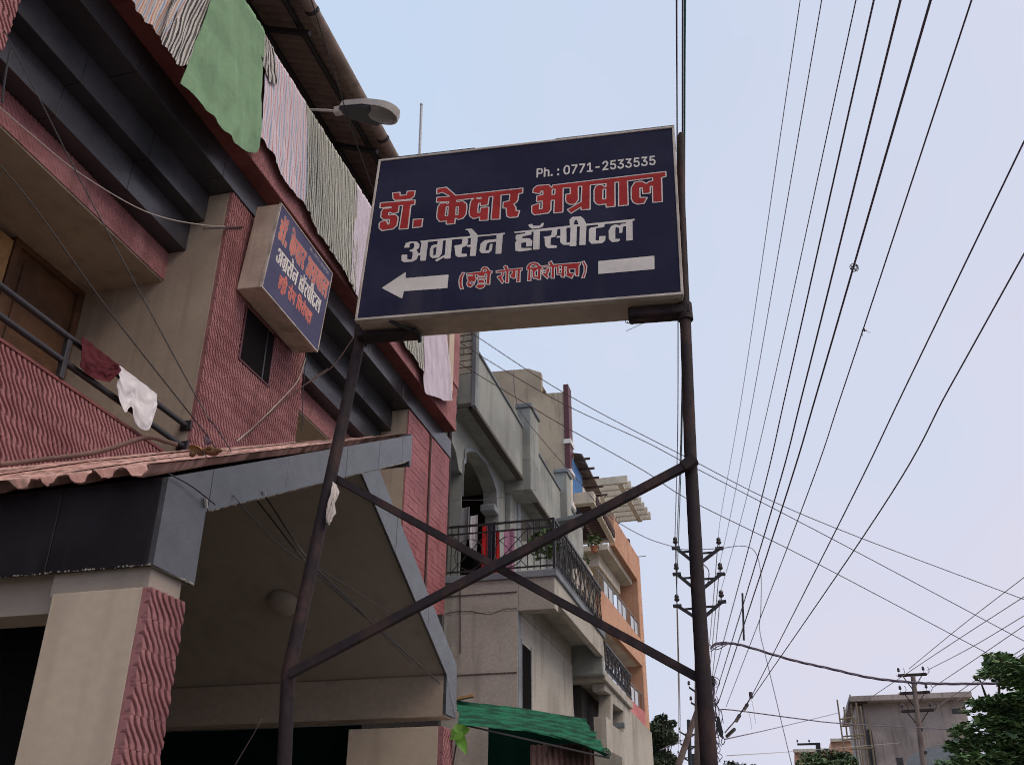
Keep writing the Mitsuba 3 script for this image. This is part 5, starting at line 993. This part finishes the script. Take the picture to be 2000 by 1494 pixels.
for i, q in enumerate((((1775, 1306), (1880, 1220), (2020, 1112)), ((1700, 1362), (1850, 1262), (2020, 1152)), ((1812, 1308), (1900, 1262), (2020, 1190)), ((1822, 1342), (1900, 1290), (2020, 1208)), ((1830, 1380), (1920, 1318), (2020, 1252)), ((1870, 1368), (1950, 1308), (2020, 1262)))):
    cross(list(q), [42, 36, 30], 0.013, 'wire_pale', ('upper', 'far left', 'second', 'third', 'fourth', 'lowest')[i]+' of the pale wires rising from the far pole to the right edge')
cross([(1330, 1450), (1300, 1458), (1255, 1472)], [62, 55, 45], 0.022, 'wire_dark', 'heavy dark cable leading from the distant pole towards the orange block')
cross([(1365, 1432), (1345, 1440), (1318, 1452), (1290, 1464)], [62, 58, 52, 46], 0.018, 'wire_dark', 'second heavy cable leading from the distant pole past the small tree')
# wires in front of the hospital
def front(px, xs, r, m_, label, name='service_wire', drop=0.0):
    pts = [at(x, y, 0, xx) for (x, y), xx in zip(px, xs)]; m_ = 'iron_black' if m_ == 'wire_dark' else m_
    return wire(name, [smoothpath(pts, 8)], r, m_, label)
front([(-20, 300), (65, 402), (210, 603), (390, 832), (416, 868), (520, 1000), (612, 1112), (760, 1245), (860, 1335)], [-5.6, -5.3, -4.8, -4.2, -4.1, -3.6, -3.2, -2.95, -2.93], 0.0055, 'wire_dark', 'thick dark wire crossing from the left edge over the balcony to the porch')
front([(8, 60), (75, 190), (182, 400), (385, 778), (420, 832), (480, 922), (520, 972), (600, 1090), (690, 1180), (800, 1290)], [-5.6, -5.4, -5.0, -4.2, -4.0, -3.7, -3.5, -3.1, -2.95, -2.92], 0.0052, 'wire_dark', 'dark wire dropping from the upper left corner across the tiled pier')
front([(330, 925), (375, 950), (420, 985)], [-2.98, -2.97, -2.96], 0.004, 'wire_dark', 'short thin wire lying over the granite corner of the porch')
front([(395, 880), (470, 985), (560, 1075), (640, 1120), (760, 1195)], [-3.3, -2.96, -2.93, -2.9, -2.9], 0.003, 'wire_dark', 'thin wire below the dark ones in front of the porch ceiling')
single('wire_knot', bunch(at(404, 862, 0, -4.1), 6, 0.035, 33, 0.004), 'wire_dark', 'knot where two dark wires cross above the porch roof', 'wire knot')
front([(-15, 198), (60, 262), (150, 335), (260, 402), (330, 428), (400, 440), (440, 443)], [-5.9, -5.92, -5.94, -5.97, -5.98, -5.99, -5.985], 0.006, 'wire_pale', 'pale sagging wire from the left edge to the rod on the tiled pier')
single('wall_nail', bar(at(398, 447, 0, -5.99), at(474, 444, 0, -5.98), 0.018), 'rusty_pipe', 'rusty rod fixed across the tiled pier at the end of the pale wire', 'rod')
front([(597, 700), (580, 745), (540, 790), (500, 830), (462, 862)], [-5.98, -5.97, -5.96, -5.96, -5.96], 0.008, 'wire_pale', 'pale cable curving down the tiled pier below the small signboard')
front([(640, 720), (600, 748), (540, 795), (480, 850)], [-5.9, -5.95, -5.95, -5.95], 0.008, 'wire_brown', 'brown cable curving down the tiled pier below the small signboard')
front([(690, 660), (650, 715), (598, 750)], [-5.6, -5.8, -5.95], 0.0085, 'wire_brown', 'frayed cable from the sign pole to the pier edge')
front([(598, 690), (592, 770), (590, 845)], [-5.98, -5.98, -5.98], 0.006, 'wire_dark', 'thin upright wire at the right edge of the tiled pier')
front([(20, 100), (10, 150), (4, 200)], [-5.97, -5.97, -5.97], 0.010, 'wire_dark', 'dark cable on the pier at the upper left corner')
front([(608, 0), (625, 55), (655, 150), (690, 262), (722, 352), (740, 400)], [-5.0, -5.0, -5.0, -5.0, -5.0, -5.0], 0.009, 'wire_dark', 'thin dark wire hanging down in front of the terrace roof and the lamp')
single('loose_string', tube([at(512, 1400, 0, -2.9), at(497, 1430, 0, -2.88), at(455, 1500, 0, -2.85)], 0.0018, 5), 'wire_brown', 'thin dusty string hanging in the dark under the porch', 'string')

# ---------------------------------------------------------------- trees and bushes
def tree(label, base, centres, radii, n, size, seed, cols, flat_=0.45, r0=0.16, limbs=True):
    t = thing('tree', label, 'tree'); base = np.asarray(base, float); centres = np.asarray(centres, float)
    top = centres.mean(0); top[2] = base[2]+0.72*(centres[:, 2].max()-base[2])
    add(t, 'trunk', tube(smoothpath([base, base+(top-base)*0.35+[0.1, 0, 0], base+(top-base)*0.7, top], 6), np.linspace(r0, r0*0.25, 19), 10), 'bark', 40)
    for i, c in enumerate(centres[::max(1, len(centres)//9)]):
        s = base+(top-base)*np.clip((c[2]-base[2])/(top[2]-base[2])*0.8-0.08, 0.2, 0.9)
        add(t, 'limb', tube(smoothpath([s, (s+c)/2+[0, 0, 0.2], c], 6), np.linspace(r0*0.4, 0.012, 13), 6), 'bark', 40)
    m, col = leaf_cloud(centres, radii, n, size, seed, cols, flat_); add(t, 'crown', m, 'leaf_dark', color=col)
    return t
TY = 30.0
def tp(px, py, dy=0.0): return at(px, py, 1, TY+dy)
g_ = np.random.default_rng(11)
cl = [(1962, 1296, 26), (1990, 1312, 30), (1935, 1312, 17), (1912, 1322, 10), (1978, 1330, 24), (1996, 1372, 26), (1965, 1376, 26), (1936, 1372, 20), (1906, 1378, 15), (1886, 1388, 10), (1990, 1402, 30), (1955, 1412, 26), (1920, 1412, 20), (1888, 1424, 18), (1864, 1428, 11), (1978, 1440, 30), (1940, 1446, 26), (1905, 1450, 22), (1875, 1456, 18), (1852, 1462, 10), (1990, 1474, 30), (1955, 1482, 28), (1918, 1486, 26), (1880, 1488, 22), (1850, 1490, 14), (2030, 1340, 34), (2030, 1400, 38), (2035, 1460, 40), (1930, 1515, 40), (1985, 1520, 44), (1880, 1512, 30)]
C_, R__ = [], []
for x, y, r in cl:
    for k in range(3):
        p = tp(x+float(g_.uniform(-0.5, 0.5))*r, y+float(g_.uniform(-0.3, 0.3))*r, float(g_.uniform(-1.8, 1.8))); rr = r/FPX*31*0.92; C_.append(p); R__.append((rr*1.15, rr*1.15, rr*0.66))
tree('broad-leaved tree in layers at the right edge', (tp(2050, 1494)[0], TY, 0), C_, R__, 15000, 0.24, 3, [(0.095, 0.165, 0.065), (0.125, 0.205, 0.080), (0.070, 0.125, 0.055), (0.155, 0.225, 0.090)], 0.30, 0.2)
TY = 50.0
C_, R__ = [], []
for x, y, r in ((1289, 1408, 14), (1280, 1425, 16), (1300, 1420, 16), (1312, 1412, 9), (1285, 1440, 22), (1305, 1440, 18), (1278, 1470, 18), (1300, 1485, 22), (1315, 1440, 10), (1285, 1500, 22), (1296, 1398, 7)):
    p = at(x, y, 1, 50+float(g_.uniform(-1.2, 1.2))); rr = r/FPX*51; C_.append(p); R__.append((rr, rr, rr*0.8))
tree('dark small-leaved tree between the orange block and the poles', (at(1295, 1494, 1, 50)[0], 50, 0), C_, R__, 5200, 0.20, 5, [(0.055, 0.078, 0.045), (0.070, 0.098, 0.052), (0.042, 0.062, 0.038)], 0.8, 0.14)
C_, R__ = [], []
for x, y, r in ((1575, 1478, 14), (1595, 1482, 16), (1610, 1486, 15), (1630, 1474, 12), (1640, 1484, 16), (1655, 1478, 12), (1662, 1488, 16), (1613, 1466, 8), (1600, 1500, 26), (1640, 1505, 26), (1565, 1490, 10)):
    p = at(x, y, 1, 52+float(g_.uniform(-1, 1))); rr = r/FPX*53; C_.append(p); R__.append((rr, rr, rr*0.7))
tree('low green bushy treetop in front of the orange houses', (at(1610, 1494, 1, 52)[0], 52, 0), C_, R__, 3200, 0.22, 6, [(0.11, 0.165, 0.075), (0.085, 0.135, 0.065)], 0.5, 0.12)
C_, R__ = [], []
for x, y, r in ((1420, 1490, 8), (1432, 1493, 10), (1450, 1496, 8), (1470, 1498, 9), (1440, 1510, 20)):
    p = at(x, y, 1, 90); rr = r/FPX*91; C_.append(p); R__.append((rr, rr, rr*0.7))
tree('farthest low treetop right of the right sign pole', (at(1440, 1494, 1, 90)[0], 90, 0), C_, R__, 900, 0.35, 8, [(0.045, 0.06, 0.035)], 0.6, 0.12)

# ---------------------------------------------------------------- far buildings on the right
CY = 60.0
def cp(px, py): p = at(px, py, 1, CY); return float(p[0]), float(p[2])
CB = thing('concrete_building', 'unfinished grey concrete building with flat overhanging roof behind the far utility pole', 'building')
xl, zt_ = cp(1683, 1364); xr = cp(1888, 1364)[0]
add(CB, 'wall', bx(xl, xr-0.15, CY, CY+9, 0, cp(1780, 1368)[1]), 'raw_concrete')
add(CB, 'roof_slab', bx(cp(1657, 1368)[0], xr+0.15, CY-0.9, CY+9.3, cp(1780, 1370)[1], cp(1780, 1359)[1], 0.02), 'raw_concrete')
sx0, sz0 = cp(1657, 1376)
add(CB, 'shuttering', bx(sx0, sx0+1.0, CY-0.7, CY+0.5, cp(1657, 1376)[1], cp(1657, 1371)[1]), 'slat_brown')
vx0, vz0 = cp(1858, 1384); vx1, vz1 = cp(1877, 1393)
add(CB, 'opening', bx(vx0, vx1, CY-0.02, CY+0.1, vz1, vz0), 'window_dark')
add(CB, 'opening', bx(cp(1750, 1480)[0], cp(1763, 1480)[0], CY-0.02, CY+0.1, cp(1750, 1500)[1], cp(1750, 1479)[1]), 'window_dark')
add(CB, 'opening', bx(cp(1690, 1425)[0], cp(1702, 1425)[0], CY-0.02, CY+0.1, cp(1690, 1494)[1], cp(1690, 1424)[1]), 'window_dark')
add(CB, 'grey_side', bx(xl-0.4, xl-0.01, CY+0.2, CY+8, 0, cp(1780, 1372)[1]), 'raw_concrete')
add(CB, 'tarpaulin', prism([cp(1760, 1494), (cp(1760, 1494)[0], 0), (cp(1860, 1494)[0], 0), cp(1860, 1480), cp(1820, 1470), cp(1790, 1474)], 1, CY-3, CY-2.8), 'grey_trim')
SC = thing('bamboo_scaffold', 'bamboo scaffolding at the left corner of the concrete building', 'scaffold')
def sp(px, py, dy=0): return at(px, py, 1, CY-1.2+dy)
for k, (xa_, ya_, xb_, yb_) in enumerate(((1650, 1494, 1635, 1366), (1655, 1440, 1648, 1380), (1664, 1494, 1660, 1356), (1676, 1494, 1672, 1372), (1690, 1494, 1680, 1378), (1702, 1494, 1694, 1390), (1684, 1494, 1668, 1400))):
    a_, b_ = sp(xa_, ya_, 0.3*(k % 3)), sp(xb_, yb_, 0.3*(k % 3)); a_ = np.array([a_[0], a_[1], 0.0]) if ya_ > 1490 else a_
    add(SC, 'upright', tube([a_, b_], 0.05, 6), 'bamboo', 40)
for (xa_, ya_, xb_, yb_) in ((1640, 1404, 1670, 1400), (1642, 1418, 1672, 1414), (1644, 1438, 1690, 1434), (1646, 1445, 1682, 1440), (1660, 1462, 1706, 1460), (1672, 1438, 1674, 1402)):
    add(SC, 'ledger', tube([sp(xa_, ya_), sp(xb_, yb_)], 0.045, 6), 'bamboo', 40)
OH = thing('orange_house', 'low orange house with a stepped roof left of the concrete building', 'house')
OYY = 75.0
def op(px, py): p = at(px, py, 1, OYY); return float(p[0]), float(p[2])
add(OH, 'wall', cat([bx(op(1551, 1466)[0], op(1625, 1466)[0], OYY, OYY+7, 0, op(1590, 1466)[1]), bx(op(1622, 1446)[0], op(1690, 1446)[0], OYY-0.4, OYY+6, 0, op(1650, 1446)[1])]), 'orange_paint')
add(OH, 'parapet', cat([bx(op(1549, 1466)[0], op(1621, 1466)[0], OYY-0.2, OYY, op(1590, 1468)[1], op(1590, 1462)[1]), bx(op(1621, 1446)[0], op(1662, 1446)[0], OYY-0.6, OYY-0.4, op(1650, 1449)[1], op(1650, 1443)[1])]), 'ivory_paint')
add(OH, 'window', bx(op(1640, 1470)[0], op(1655, 1470)[0], OYY-0.45, OYY-0.3, op(1640, 1494)[1], op(1640, 1468)[1]), 'window_dark')
